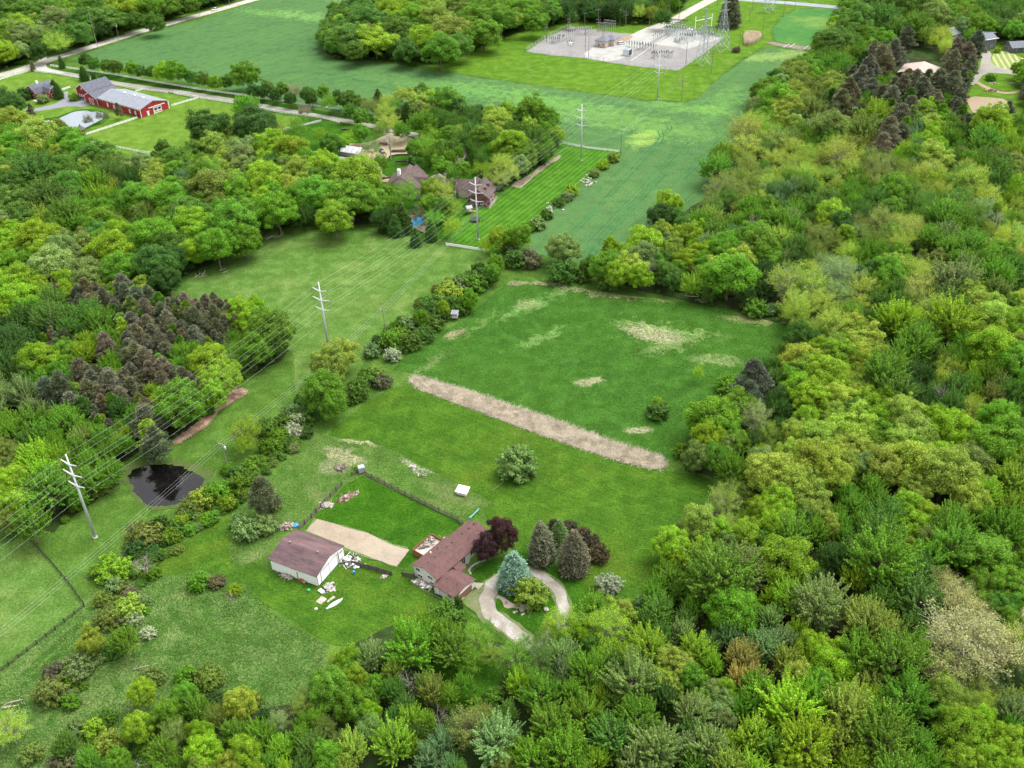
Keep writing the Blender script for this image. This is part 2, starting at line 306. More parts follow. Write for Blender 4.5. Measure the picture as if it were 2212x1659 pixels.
M['fibre'] = plain('pale_fibreglass', (.56,.60,.66), .35, .06, 1); M['rust'] = plain('rusty_red_metal', (.34,.09,.06), .8, .2, 3); M['insul'] = plain('dark_insulator', (.06,.05,.06), .4, .1, 3)
M['orange'] = plain('orange_plastic', (.55,.20,.05), .5, .05, 3); M['teal'] = plain('teal_netting', (.12,.30,.22), .7, .1, 3); M['lightw'] = plain('bleached_wood', (.36,.31,.25), .85, .22, 3)
M['reed'] = plain('dry_reeds', (.46,.34,.22), .9, .2, 3); M['cloth'] = plain('grey_tarp', (.30,.31,.34), .6, .1, 2); M['shade'] = plain('greenhouse_film', (.38,.38,.40), .4, .06, 1)
# ---------------------------------------------------------------- the ground and what lies on it
def T(c, r, x, y): return (737.333*c+x/3.0, 553.0*r+y/3.0)
LV = .012; LC = [0]
def dens(P, step, jit, seed=0, closed=True, soft=True):
    q = random.Random(seed); out = []; n = len(P)
    for i in range(n if closed else n-1):
        a, b = np.array(P[i][:2]), np.array(P[(i+1) % n][:2]); d = np.linalg.norm(b-a); k = max(1, int(d/step))
        for j in range(k):
            t = j/k; p = a+(b-a)*t
            v = noise.noise_vector(Vector((p[0]*.09, p[1]*.09, seed*7.3)))*jit*2 + noise.noise_vector(Vector((p[0]*.6, p[1]*.6, seed)))*jit
            out.append((p[0]+v[0], p[1]+v[1]))
    if not closed: out.append(tuple(P[-1][:2]))
    return out
def smooth(P, it=2, closed=True):
    for _ in range(it):
        Q = []; n = len(P)
        rng = range(n) if closed else range(n-1)
        if not closed: Q.append(P[0])
        for i in rng:
            a, b = np.array(P[i]), np.array(P[(i+1) % n]); Q += [tuple(.75*a+.25*b), tuple(.25*a+.75*b)]
        if not closed: Q.append(P[-1])
        P = Q
    return P
def sheet(name, W, lev, mat, jit=.5, step=2.5, sm=0, kind='structure', parent=None, world=False):
    P = [tuple(p) for p in W] if world else [tuple(gp(*p)[:2]) for p in W]
    if sm: P = smooth(P, sm)
    P = dens(P, step, jit, seed=len(name)+lev)
    vs = [Vector((x, y, 0)) for x, y in P]
    tris = tessellate_polygon([vs])
    LC[0] += 1; zz = lev*LV+LC[0]*.0001; V = [(x, y, zz) for x, y in P]
    F = []
    for t in tris:
        a, b, c = (vs[i] for i in t)
        F.append(t if (b-a).cross(c-a).z > 0 else (t[0], t[2], t[1]))
    o = mk(name, V, F, M[mat], parent)
    if parent is None: o['kind'] = kind
    return o
def strip(name, W, width, lev, mat, jit=.15, sm=2, parent=None, kind='structure'):
    P = [tuple(gp(*p)[:2]) for p in W]
    if sm: P = smooth(P, sm, False)
    P = dens(P, 2.0, 0, 1, False); V = []; F = []; LC[0] += 1; zz = lev*LV+LC[0]*.0001
    for i, p in enumerate(P):
        a = np.array(P[max(0, i-1)]); b = np.array(P[min(len(P)-1, i+1)]); d = (b-a)/max(1e-6, np.linalg.norm(b-a)); nn = np.array([-d[1], d[0]])
        j = noise.noise(Vector((p[0]*.3, p[1]*.3, lev)))*jit*2; w = width/2
        V += [(p[0]+nn[0]*(w+j), p[1]+nn[1]*(w+j), zz), (p[0]-nn[0]*(w-j), p[1]-nn[1]*(w-j), zz)]
    for i in range(len(P)-1): F.append((2*i, 2*i+1, 2*i+3, 2*i+2))
    o = mk(name, V, F, M[mat], parent)
    if parent is None: o['kind'] = kind
    return o
g = MB().add([(-6000,-1500,0),(6000,-1500,0),(6000,9000,0),(-6000,9000,0)], [(0,1,2,3)]).build('ground', M['ground']); g['kind'] = 'structure'

# woodland floors
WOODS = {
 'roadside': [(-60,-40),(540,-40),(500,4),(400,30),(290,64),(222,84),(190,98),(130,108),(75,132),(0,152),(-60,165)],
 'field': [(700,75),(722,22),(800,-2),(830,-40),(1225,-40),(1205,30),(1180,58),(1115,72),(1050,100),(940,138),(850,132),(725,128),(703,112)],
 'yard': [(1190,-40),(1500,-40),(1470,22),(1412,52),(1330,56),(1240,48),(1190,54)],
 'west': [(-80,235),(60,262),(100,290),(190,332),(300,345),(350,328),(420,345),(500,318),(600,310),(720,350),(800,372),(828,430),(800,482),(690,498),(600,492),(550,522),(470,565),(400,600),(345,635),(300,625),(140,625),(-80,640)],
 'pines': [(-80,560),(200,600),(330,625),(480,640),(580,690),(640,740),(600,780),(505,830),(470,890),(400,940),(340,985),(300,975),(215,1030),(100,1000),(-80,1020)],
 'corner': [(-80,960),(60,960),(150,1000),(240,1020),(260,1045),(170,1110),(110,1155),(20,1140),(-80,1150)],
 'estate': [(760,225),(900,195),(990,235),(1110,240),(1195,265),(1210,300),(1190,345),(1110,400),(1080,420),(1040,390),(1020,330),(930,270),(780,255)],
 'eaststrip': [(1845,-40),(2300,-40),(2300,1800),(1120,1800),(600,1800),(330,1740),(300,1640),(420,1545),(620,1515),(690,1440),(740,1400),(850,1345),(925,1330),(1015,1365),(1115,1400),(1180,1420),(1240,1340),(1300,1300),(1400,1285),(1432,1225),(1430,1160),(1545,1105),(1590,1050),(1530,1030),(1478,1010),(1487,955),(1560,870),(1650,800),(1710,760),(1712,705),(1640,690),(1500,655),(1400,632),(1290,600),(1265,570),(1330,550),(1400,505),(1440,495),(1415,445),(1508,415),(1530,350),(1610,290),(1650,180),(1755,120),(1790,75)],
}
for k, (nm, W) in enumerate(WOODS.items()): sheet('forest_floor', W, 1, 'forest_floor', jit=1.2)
crop = sheet('crop_field', [(150,128),(215,106),(300,78),(400,50),(470,32),(545,6),(640,-30),(835,-30),(800,6),(722,28),(705,60),(700,118),(712,128),(850,138),(940,152),(1050,170),(1180,188),(1300,206),(1400,218),(1480,222),(1505,214),(1560,165),(1610,128),(1655,104),(1760,108),(1770,125),(1700,190),(1650,230),(1610,300),(1540,360),(1520,430),(1440,480),(1400,520),(1330,550),(1262,568),(1145,545),(1145,508),(1230,420),(1345,333),(1342,326),(1215,310),(1160,240),(1000,232),(900,250),(850,262),(750,250),(600,212),(400,178),(210,138)], 2, 'crop', jit=.8)
sheet('crop_field', [(1670,63),(1690,38),(1721,20),(1780,18),(1840,23),(1832,63),(1805,77),(1770,96),(1735,100),(1705,93),(1675,90)], 3, 'crop2', jit=.8)
sheet('mown_field', [(930,150),(940,138),(1000,112),(1060,95),(1120,70),(1180,60),(1240,45),(1400,55),(1480,18),(1500,-30),(1880,-30),(1840,14),(1835,22),(1770,16),(1718,19),(1685,38),(1664,62),(1668,88),(1650,100),(1605,125),(1560,160),(1505,212),(1480,219),(1400,215),(1300,203),(1180,185),(1050,167)], 3, 'mown', jit=.7)
sheet('paddock', [(-40,180),(66,153),(170,170),(330,198),(510,227),(610,249),(690,262),(640,300),(560,345),(430,352),(300,340),(190,312),(60,285),(-40,270)], 2, 'paddock', jit=.5)
sheet('field_verge', [(110,146),(230,160),(400,186),(600,222),(750,250),(850,266),(850,278),(740,262),(600,235),(400,198),(230,172),(100,150)], 4, 'yard', jit=.4)
sheet('pasture', [(340,640),(470,570),(590,502),(680,487),(860,508),(965,535),(1045,548),(1062,562),(1000,590),(930,645),(830,710),(790,760),(785,800),(700,860),(640,850),(640,770),(560,700),(430,660)], 3, 'pasture', jit=1.2)
sheet('estate_grounds', [(640,255),(760,258),(900,275),(990,310),(1040,390),(1000,520),(830,505),(810,430),(740,370),(600,300)], 2, 'yard', jit=.8)
sheet('mown_strip', [(1190,305),(1215,311),(1338,327),(1336,336),(1226,420),(1140,505),(1118,545),(1060,550),(965,528),(1000,470),(1070,420),(1150,370),(1205,330)], 4, 'mown2', jit=.4)
sheet('clover_plot', [(1112,598),(1200,612),(1400,645),(1560,665),(1700,703),(1694,758),(1650,790),(1560,868),(1500,950),(1452,1000),(1400,990),(1200,905),(1000,842),(900,812),(845,800),(880,760),(940,720),(1010,690),(1050,650)], 3, 'plot', jit=.7)
sheet('lawn', [(700,940),(780,880),(850,835),(888,836),(1000,878),(1200,945),(1350,996),(1436,1016),(1530,1030),(1545,1050),(1530,1095),(1440,1130),(1432,1210),(1400,1290),(1330,1310),(1240,1300),(1160,1240),(1050,1125),(1052,1080),(960,1030),(900,1000),(800,955),(740,950)], 3, 'lawn', jit=.4, sm=1)
sheet('weedy_yard', [(560,1050),(640,980),(700,940),(745,948),(800,955),(900,1000),(965,1033),(1060,1085),(1020,1130),(960,1105),(870,1065),(782,1028),(740,1050),(690,1100),(655,1135),(610,1150),(580,1200),(500,1230),(500,1120)], 5, 'weeds', jit=.7)
sheet('fenced_lawn', [(660,1140),(700,1095),(745,1050),(782,1030),(880,1072),(990,1125),(1000,1135),(900,1205),(880,1228),(800,1210),(745,1180)], 6, 'yard', jit=.3)
sheet('yard_lawn', [(540,1270),(545,1240),(590,1236),(686,1270),(750,1205),(830,1215),(890,1240),(940,1290),(1010,1325),(1120,1400),(1020,1372),(930,1330),(850,1348),(760,1395),(710,1392),(610,1330),(560,1300)], 4, 'lawn', jit=.5, sm=1)
sheet('front_lawn', [(1010,1240),(1060,1210),(1140,1190),(1300,1290),(1340,1330),(1240,1420),(1130,1400),(1000,1310)], 4, 'yard', jit=.4)
sheet('mown_path', [(340,1220),(420,1160),(500,1110),(560,1050),(600,1040),(560,1110),(520,1190),(590,1240),(540,1268),(430,1235),(360,1240)], 4, 'lawn', jit=.8)
sheet('meadow', [(-60,1480),(60,1410),(190,1300),(250,1245),(340,1225),(430,1235),(530,1262),(560,1302),(610,1335),(715,1395),(700,1440),(640,1520),(430,1560),(330,1640),(300,1760),(-60,1760)], 3, 'meadow', jit=1.0)
sheet('horse_pasture', [(-60,1190),(60,1160),(110,1215),(182,1300),(182,1316),(80,1392),(-60,1480)], 4, 'pasture', jit=.2)
sheet('glade', [(930,1440),(1000,1400),(1080,1420),(1090,1460),(1040,1500),(985,1530),(960,1500)], 2, 'yard', jit=1)
sheet('east_yard', [(2080,200),(2110,150),(2125,90),(2240,90),(2240,330),(2160,250),(2090,245)], 2, 'mown', jit=.6)
sheet('hay_lawn', [T(2,0,1985,420),T(2,0,2020,330),T(2,0,2100,330),T(2,0,2260,400),T(2,0,2260,460),T(2,0,2080,450)], 5, 'hay', jit=.3)
sheet('bare_earth', [T(2,0,1820,640),T(2,0,1900,625),T(2,0,2080,640),T(2,0,2150,690),T(2,0,2080,760),T(2,0,1900,750)], 5, 'dirt', jit=.5)
sheet('back_yard', [(2130,-30),(2230,-30),(2230,40),(2150,36)], 3, 'mown', jit=.5)

# roads, lanes, drives
strip('gravel_road', [(-80,184),(0,163),(60,146),(100,132),(150,116),(215,96),(300,69),(400,41),(470,22),(545,0),(640,-25)], 9.0, 8, 'road')
strip('lane', [(70,140),(82,146),(110,153),(170,164),(230,177),(330,191),(400,200),(500,216),(600,235),(700,253),(790,269),(850,282),(900,292)], 5.5, 7, 'lane')
sheet('lane_apron', [(84,128),(102,122),(98,134),(102,146),(140,158),(110,158),(80,152),(70,146)], 9, 'road', jit=.2)
strip('lane', [(850,282),(900,293),(950,303),(985,310),(1000,330),(985,352),(960,375),(940,385)], 6, 7, 'lane')
strip('highway', [(1560,-8),(1608,0),(1700,6),(1841,19),(1980,32)], 9.5, 8, 'tarmac')
strip('access_road', [(1560,-12),(1520,8),(1480,30),(1450,48),(1405,62),(1370,80)], 9, 9, 'road')
q3 = lambda x, y: (28.8+.15625*x, 115.2+.15625*y)
sheet('farm_drive', [q3(*p) for p in [(670,560),(700,530),(770,530),(750,570),(745,600),(790,640),(900,640),(960,610),(1090,700),(960,745),(800,725),(600,760),(300,805),(150,800),(150,780),(300,765),(500,720),(620,680),(665,640)]], 4, 'asphalt', jit=.15, sm=1)
sheet('pond_bank', [q3(*p) for p in [(190,950),(330,905),(600,885),(730,830),(840,790),(1010,770),(1160,775),(1250,815),(1340,880),(1280,950),(1120,1010),(980,1050),(900,1070),(700,1040),(300,1040),(200,1040)]], 4, 'yard', jit=.3, sm=1)
def pond(name, W, mat, label, lev=6):
    o = sheet(name, W, lev, mat, jit=.9, step=1.0, sm=1); return o
pond('farm_pond', [q3(*p) for p in [(205,960),(330,930),(600,910),(730,850),(840,810),(1010,790),(1080,815),(1160,795),(1230,820),(1250,900),(1100,990),(980,1030),(900,1050),(820,1030),(700,1010),(300,1010),(220,1010)]], 'pond2', '')
sheet('pond_bank', [(262,1015),(280,1000),(330,990),(390,988),(440,1005),(462,1030),(440,1060),(405,1090),(350,1108),(305,1092),(270,1060)], 5, 'bank', jit=1.3, sm=1)
pond('pond', [(272,1030),(290,1012),(340,1003),(395,1006),(438,1028),(442,1042),(405,1080),(350,1100),(310,1086),(275,1055)], 'pond', '')
CHIP = [T(0,1,1110,1215),T(0,1,1140,1225),T(0,1,1330,1110),T(0,1,1420,1000),T(0,1,1600,890),T(0,1,1590,865),T(0,1,1500,875),T(0,1,1400,985),T(0,1,1250,1110)]
sheet('chip_pile_base', CHIP, 5, 'chips', jit=.4)
k5 = lambda x, y: (604.8+.208333*x, 921.6+.208333*y)
sheet('sand_arena', [k5(*p) for p in [(375,960),(450,985),(690,1055),(900,1110),(1200,1240),(1345,1270),(1220,1440),(1150,1430),(700,1262),(600,1210),(270,1090)]], 8, 'sand', jit=.35)
sheet('straw_strip', [(884,822),(895,812),(930,822),(1010,846),(1100,878),(1180,904),(1250,930),(1330,962),(1400,980),(1430,990),(1436,1004),(1425,1014),(1350,997),(1270,972),(1150,930),(1050,892),(950,855),(905,838)], 5, 'straw', jit=.7, sm=1)
# drive loop and the bits round the house
h2 = lambda x, y: (864+.15625*x, 1094.4+.15625*y)
strip('drive_verge', [h2(1400,990),h2(1280,1080),h2(1210,1200),h2(1180,1330),h2(1250,1480),h2(1400,1590),(1115,1370),(1150,1395),(1190,1420),(1250,1450)], 5.4, 6, 'drive_weedy', jit=.6)
strip('drive_verge', [h2(1760,890),h2(1900,930),h2(2080,1040),h2(2190,1150),(1218,1300),(1218,1330),(1195,1370),(1160,1400)], 4.3, 5, 'drive_weedy', jit=.5)
strip('road_shoulder', [(-80,184),(0,163),(60,146),(100,132),(150,116),(215,96),(300,69),(400,41),(470,22),(545,0),(640,-25)], 12.5, 6, 'drive_weedy', jit=.8)
sheet('arena_edge', [k5(*p) for p in [(365,945),(450,970),(690,1040),(900,1095),(1200,1225),(1360,1262),(1230,1455),(1150,1445),(700,1275),(600,1225),(255,1095)]], 7, 'drive_weedy', jit=.6)
h2 = lambda x, y: (864+.15625*x, 1094.4+.15625*y)
strip('gravel_drive', [h2(1400,990),h2(1280,1080),h2(1210,1200),h2(1180,1330),h2(1250,1480),h2(1400,1590),(1115,1370),(1150,1395),(1190,1420),(1250,1450)], 3.9, 9, 'drive', jit=.45)
strip('gravel_drive', [h2(1760,890),h2(1900,930),h2(2080,1040),h2(2190,1150),(1218,1300),(1218,1330),(1195,1370),(1160,1400)], 2.9, 8, 'drive', jit=.25)
strip('gravel_drive', [h2(1270,1080),h2(1400,970),h2(1560,890),h2(1800,890)], 3.6, 7, 'drive', jit=.2)
sheet('weedy_parking', [h2(840,1290),h2(985,1175),h2(1130,1130),h2(1200,1250),h2(1130,1460),h2(1040,1460),h2(900,1370)], 6, 'drive_weedy', jit=.25)
sheet('front_walk', [h2(985,1040),h2(1060,1055),h2(1165,1060),h2(1080,1150),h2(1030,1110)], 7, 'stone_path', jit=.08)
sheet('flagstone_path', [h2(*p) for p in [(1350,1225),(1440,1260),(1530,1330),(1600,1355),(1730,1350),(1810,1390),(1740,1420),(1700,1450),(1670,1460),(1640,1420),(1560,1400),(1480,1410),(1440,1390),(1420,1330),(1380,1280),(1325,1275)]], 8, 'stone_path', jit=.1)
sheet('terrace', [T(1,0,20,930),T(1,0,150,930),T(1,0,240,900),T(1,0,330,850),T(1,0,480,900),T(1,0,560,960),T(1,0,480,1000),T(1,0,330,1010),T(1,0,250,1060),T(1,0,270,1150),T(1,0,420,1140),T(1,0,330,1180),T(1,0,230,1180),T(1,0,130,1060)], 5, 'terrace', jit=.4, sm=1)
sheet('pool_terrace', [T(1,0,430,1400),T(1,0,520,1380),T(1,0,600,1430),T(1,0,540,1510),T(1,0,500,1490),T(1,0,430,1460)], 5, 'stone_path', jit=.2)
sheet('swimming_pool', [T(1,0,455,1445),T(1,0,490,1400),T(1,0,540,1395),T(1,0,535,1445),T(1,0,490,1460),T(1,0,450,1470)], 7, 'pool', jit=.15)
sheet('mulch_bed', [T(1,0,1105,1205),T(1,0,1130,1175),T(1,0,1240,1130),T(1,0,1300,1060),T(1,0,1420,1005),T(1,0,1425,1020),T(1,0,1330,1080),T(1,0,1250,1145),T(1,0,1160,1215)], 6, 'terrace', jit=.6)
sheet('garden_bed', [T(1,0,900,1325),T(1,0,950,1275),T(1,0,1010,1290),T(1,0,960,1350)], 6, 'dirt', jit=.15)
c1 = lambda x, y: (1123.2+.15625*x, .15625*y); c2 = lambda x, y: (1396.8+.15625*x, .15625*y)
sheet('substation_pad', [c1(85,715),c1(380,520),c1(700,365),c1(1000,400),c1(1350,455),c1(1640,470),c1(1740,400),c1(2010,380),c2(480,380),c2(1060,520),c2(960,620),c2(560,900),c2(430,980),c1(1900,950),c1(1500,905),c1(900,810),c1(400,760)], 6, 'pad', jit=.15)
sheet('crushed_stone', [c1(900,740),c1(1000,660),c1(1180,670),c1(1360,610),c1(1450,580),c1(1640,470),c1(1740,405),c1(2000,385),c1(2010,480),c1(1900,520),c1(1700,640),c1(1560,700),c1(1560,760),c1(1350,830),c1(1200,850),c1(900,800)], 8, 'pad2', jit=.3)
sheet('crushed_stone', [c2(100,620),c2(330,640),c2(560,680),c2(1060,520),c2(1050,530),c2(700,470),c2(400,420),c2(300,520)], 8, 'pad2', jit=.3)
sheet('excavation', [c1(1370,560),c1(1480,490),c1(1570,490),c1(1500,560),c1(1420,590)], 10, 'dirt', jit=.2)
sheet('wet_ditch', [c2(1640,590),c2(1750,575),c2(1900,610),c2(2210,640),c2(2320,640),c2(2320,700),c2(2150,690),c2(1950,655),c2(1780,625)], 5, 'mud', jit=.5)
sheet('east_drive', [T(2,0,1940,330),T(2,0,2010,335),T(2,0,1985,410),T(2,0,2080,450),T(2,0,2270,460),T(2,0,2270,495),T(2,0,2060,475),T(2,0,1960,470),T(2,0,1900,540),T(2,0,1830,590),T(2,0,1800,570),T(2,0,1900,490),T(2,0,1930,430)], 6, 'lane', jit=.2, sm=1)
strip('dirt_track', [T(2,0,1900,530),T(2,0,1990,580),T(2,0,2100,610),T(2,0,2270,580)], 3.5, 5, 'dirt')
strip('back_drive', [T(2,0,1920,10),T(2,0,2000,30),T(2,0,2060,40),T(2,0,2110,-20)], 6, 6, 'lane')
# wheel tracks in the crop, trodden trails in the meadow
def tracks(W, lev=4, gauge=2.2, w=.55, mat='track', par=None):
    for s in (-1, 1):
        P = [gp(*p)[:2] for p in W]; Q = []
        for i in range(len(P)):
            a = P[max(0, i-1)]; b = P[min(len(P)-1, i+1)]; d = (b-a)/np.linalg.norm(b-a); Q.append(P[i]+np.array([-d[1], d[0]])*s*gauge/2)
        Wq = [pr((x, y, 0))[:2] for x, y in Q]
        strip('wheel_track', Wq, w, lev, mat, jit=.08, parent=par)
F1 = T(1,0,0,0)
for W in ([(1475,385+0),(1560,300),(1640,215),(1700,150),(1755,110)], [(1500,420),(1440,470),(1380,520)], [(1385,330),(1440,370),(1300,520),(1200,600)][1:3]+[(1270,560)], [(1215,290),(1330,302),(1420,300),(1450,280),(1440,262)],
          [(1220,520),(1310,430),(1400,330),(1432,300),(1425,280)], [(1240,560),(1390,405),(1490,300)],
          [(160,132),(300,100),(420,62),(500,30)], [(240,143),(400,105),(560,62),(700,20)], [(420,160),(560,118),(690,80)], [(480,178),(600,135),(650,120),(700,115)], [(560,168),(660,152),(740,168),(860,196)],
          [(740,165),(900,195),(1000,215),(1120,228),(1230,240)], [(1180,200),(1300,225),(1440,236),(1530,222)],[(430,52),(500,28),(510,34),(440,62)]):
    if len(W) >= 2: tracks(W, par=crop)
mead = [o for o in COL.objects if o.name == 'meadow'][0]
for W in ([(375,553+200),(378,780),(400,812)], [T(0,2,1130,640),T(0,2,1200,750),T(0,2,1450,800),T(0,2,1700,820),T(0,2,1900,810)], [T(0,2,1100,600),T(0,2,1140,700),T(0,2,1230,780),T(0,2,1450,830),T(0,2,1800,860)], [T(0,2,1310,570),T(0,2,1350,680),T(0,2,1430,790)], [T(0,2,860,940),T(0,2,1000,820),T(0,2,1120,690)],
          [T(0,2,940,920),T(0,2,1200,910),T(0,2,1400,840)], [T(0,2,320,1380),T(0,2,380,1260),T(0,2,430,1060)], [T(0,2,1500,880),T(0,2,1470,980),T(0,2,1530,1110)], [T(0,2,1710,1100),T(0,2,1700,1250)], [T(0,2,730,1080),T(0,2,780,1180)])[1:]:
    strip('trail', W, 1.7, 7, 'trail', jit=.35, parent=mead)
for W in ([T(0,2,150,1060),T(0,2,350,880),T(0,2,520,730)], [T(0,2,200,1090),T(0,2,380,920),T(0,2,500,790)]):
    strip('trail', W, 1.8, 7, 'trail', jit=.2, parent=mead)
# pieces that read as mass: loose stalks on the straw strip, tufts in the rough grass, reeds, chips
def blades(name, polyW, n, lh, wd, lay, mat, seed, kind='stuff', col=None, label=None, world=False, zb=.07):
    q = np.random.default_rng(seed); P = np.array([(p if world else gp(*p)[:2]) for p in polyW]); lo, hi = P.min(0), P.max(0)
    out = []; tot = 0
    while tot < n:
        c = lo+(hi-lo)*q.random((n*2, 2)); ins = np.zeros(len(c), bool); j = len(P)-1
        for i in range(len(P)):
            cond = ((P[i, 1] > c[:, 1]) != (P[j, 1] > c[:, 1])) & (c[:, 0] < (P[j, 0]-P[i, 0])*(c[:, 1]-P[i, 1])/(P[j, 1]-P[i, 1]+1e-9)+P[i, 0]); ins ^= cond; j = i
        c = c[ins]; out.append(c); tot += len(c)
    c = np.concatenate(out)[:n]; l = lh[0]+(lh[1]-lh[0])*q.random(n); a = q.random(n)*2*np.pi; el = lay[0]+(lay[1]-lay[0])*q.random(n)
    d = np.stack([np.cos(a)*np.cos(el), np.sin(a)*np.cos(el), np.sin(el)], 1)*l[:, None]
    b = q.random(n)*2*np.pi; sd = np.stack([np.cos(b), np.sin(b), np.zeros(n)], 1)*wd
    p0 = np.concatenate([c, np.full((n, 1), zb)], 1)
    V = np.stack([p0-sd, p0+sd, p0+d+sd*.3, p0+d-sd*.3], 1).reshape(-1, 3)
    me = fastmesh(name, V, 4, M[mat]); o = bpy.data.objects.new(name, me); COL.objects.link(o); o['kind'] = kind
    if label: o['label'] = label
    return o
def grassmat(name, c, c2):
    m, nt, b = new_mat(name); pos = N(nt, "ShaderNodeNewGeometry"); rn = pos.outputs['Random Per Island']
    col = mix(nt, ramp(nt, noise_tex(nt, pos.outputs['Position'], .25, 5, .7), .4, .62), c, c2)
    h = N(nt, "ShaderNodeHueSaturation"); nt.links.new(col, h.inputs['Color']); nt.links.new(ramp(nt, rn, 0, 1, .72, 1.35), h.inputs['Value'])
    nt.links.new(h.outputs[0], b.inputs['Base Color']); b.inputs['Roughness'].default_value = .8; b.inputs['Specular IOR Level'].default_value = .1; M[name] = m
    tr = N(nt, 'ShaderNodeBsdfTranslucent'); nt.links.new(h.outputs[0], tr.inputs['Color']); mx = N(nt, 'ShaderNodeMixShader'); mx.inputs[0].default_value = .45
    nt.links.new(b.outputs[0], mx.inputs[1]); nt.links.new(tr.outputs[0], mx.inputs[2]); nt.links.new(mx.outputs[0], nt.nodes['Material Output'].inputs['Surface'])
grassmat('stalk', (.56,.50,.40), (.40,.35,.27)); grassmat('tuft', (.11,.25,.04), (.21,.30,.085)); grassmat('tuft2', (.085,.185,.022), (.11,.22,.03)); grassmat('reedm', (.66,.56,.42), (.52,.43,.32)); grassmat('chipm', (.70,.55,.42), (.50,.33,.24)); grassmat('weedm', (.11,.25,.04), (.21,.29,.09))
SW = [(884,822),(895,811),(930,820),(1010,844),(1100,875),(1180,901),(1250,927),(1330,958),(1400,977),(1432,988),(1438,1004),(1425,1016),(1350,999),(1270,974),(1150,932),(1050,894),(950,857),(905,840)]
blades('corn_stalks', SW, 22000, (.7, 2.2), .075, (.0, .4), 'stalk', 1)
blades('corn_stalks', [(884,822),(900,811),(1180,898),(1400,973),(1440,992),(1445,1010),(1425,1020),(1270,978),(1050,898),(900,842)], 3000, (.6, 1.8), .05, (.1, .9), 'stalk', 2)
blades('meadow_grass', [(-40,1470),(60,1412),(190,1302),(250,1250),(430,1238),(530,1265),(610,1337),(712,1397),(690,1440),(640,1520),(430,1560),(330,1640),(300,1700),(-40,1700)], 22000, (.3, .8), .11, (.25, 1.2), 'tuft', 3)
blades('rough_grass', [(560,1052),(640,982),(700,942),(745,950),(800,957),(900,1002),(965,1035),(1055,1085),(1020,1125),(960,1103),(870,1063),(782,1026),(740,1048),(690,1098),(655,1133),(610,1150),(580,1196),(500,1226),(500,1120)], 8000, (.2, .5), .09, (.2, 1.2), 'weedm', 4)
blades('clover', [(1115,602),(1200,616),(1400,648),(1560,668),(1698,705),(1690,758),(1650,788),(1560,866),(1500,948),(1450,997),(1400,985),(1200,900),(1000,838),(900,808),(850,798),(880,762),(940,722),(1010,692),(1052,652)], 26000, (.2, .45), .12, (.15, 1.1), 'tuft2', 5)
RD = [c2(*p) for p in [(1345,560),(1360,490),(1450,480),(1560,500),(1580,540),(1500,600),(1420,635),(1350,630)]]
blades('dry_reeds', RD, 12000, (2.5, 3.6), .10, (1.2, 1.57), 'reedm', 6)
blades('wood_chips', CHIP, 9000, (.3, 1.3), .10, (0, .5), 'chipm', 7)
blades('mulch', [T(1,0,1110,1205),T(1,0,1135,1180),T(1,0,1240,1135),T(1,0,1300,1065),T(1,0,1420,1008),T(1,0,1420,1018),T(1,0,1330,1078),T(1,0,1250,1142),T(1,0,1160,1212)], 3000, (.4, 1.4), .10, (0, .5), 'stalk', 8)
# ---------------------------------------------------------------- buildings
def roofm(parent, x0, x1, y0, y1, ze, zr, ax, mat, name='roof', th=.16, one=None):
    """pitched roof over a rectangle, ridge along ax; one = side of a lean-to's high edge"""
    m = MB()
    def slab(P):
        P = [Vector(p) for p in P]; m.add([tuple(p) for p in P]+[(p.x, p.y, p.z-th) for p in P],
            [(0,1,2,3),(7,6,5,4),(0,4,5,1),(1,5,6,2),(2,6,7,3),(3,7,4,0)])
    if one is None:
        if ax == 'x':
            ym = (y0+y1)/2
            slab([(x0,y0,ze),(x1,y0,ze),(x1,ym,zr),(x0,ym,zr)]); slab([(x0,ym+.001,zr),(x1,ym+.001,zr),(x1,y1,ze),(x0,y1,ze)])
        else:
            xm = (x0+x1)/2
            slab([(x1,y0,ze),(x1,y1,ze),(xm,y1,zr),(xm,y0,zr)]); slab([(xm-.001,y0,zr),(xm-.001,y1,zr),(x0,y1,ze),(x0,y0,ze)])
    elif one == '+y': slab([(x0,y0,ze),(x1,y0,ze),(x1,y1,zr),(x0,y1,zr)])
    elif one == '-y': slab([(x0,y0,zr),(x1,y0,zr),(x1,y1,ze),(x0,y1,ze)])
    elif one == '+x': slab([(x0,y0,ze),(x1,y0,zr),(x1,y1,zr),(x0,y1,ze)])
    return m.build(name, M[mat], parent)
def wallm(parent, x0, x1, y0, y1, ze, zr, ax, mat, name='wall'):
    V = [(x0,y0,0),(x1,y0,0),(x1,y1,0),(x0,y1,0),(x0,y0,ze),(x1,y0,ze),(x1,y1,ze),(x0,y1,ze)]
    F = [(0,1,5,4),(1,2,6,5),(2,3,7,6),(3,0,4,7),(3,2,1,0)]
    if ax == 'x': V += [(x0,(y0+y1)/2,zr),(x1,(y0+y1)/2,zr)]; F += [(4,8,7),(5,6,9),(4,5,9,8),(8,9,6,7)]
    elif ax == 'y': V += [((x0+x1)/2,y0,zr),((x0+x1)/2,y1,zr)]; F += [(4,5,8),(6,7,9),(5,6,9,8),(7,4,8,9)]
    else: F += [(4,5,6,7)]
    return mk(name, V, F, M[mat], parent)
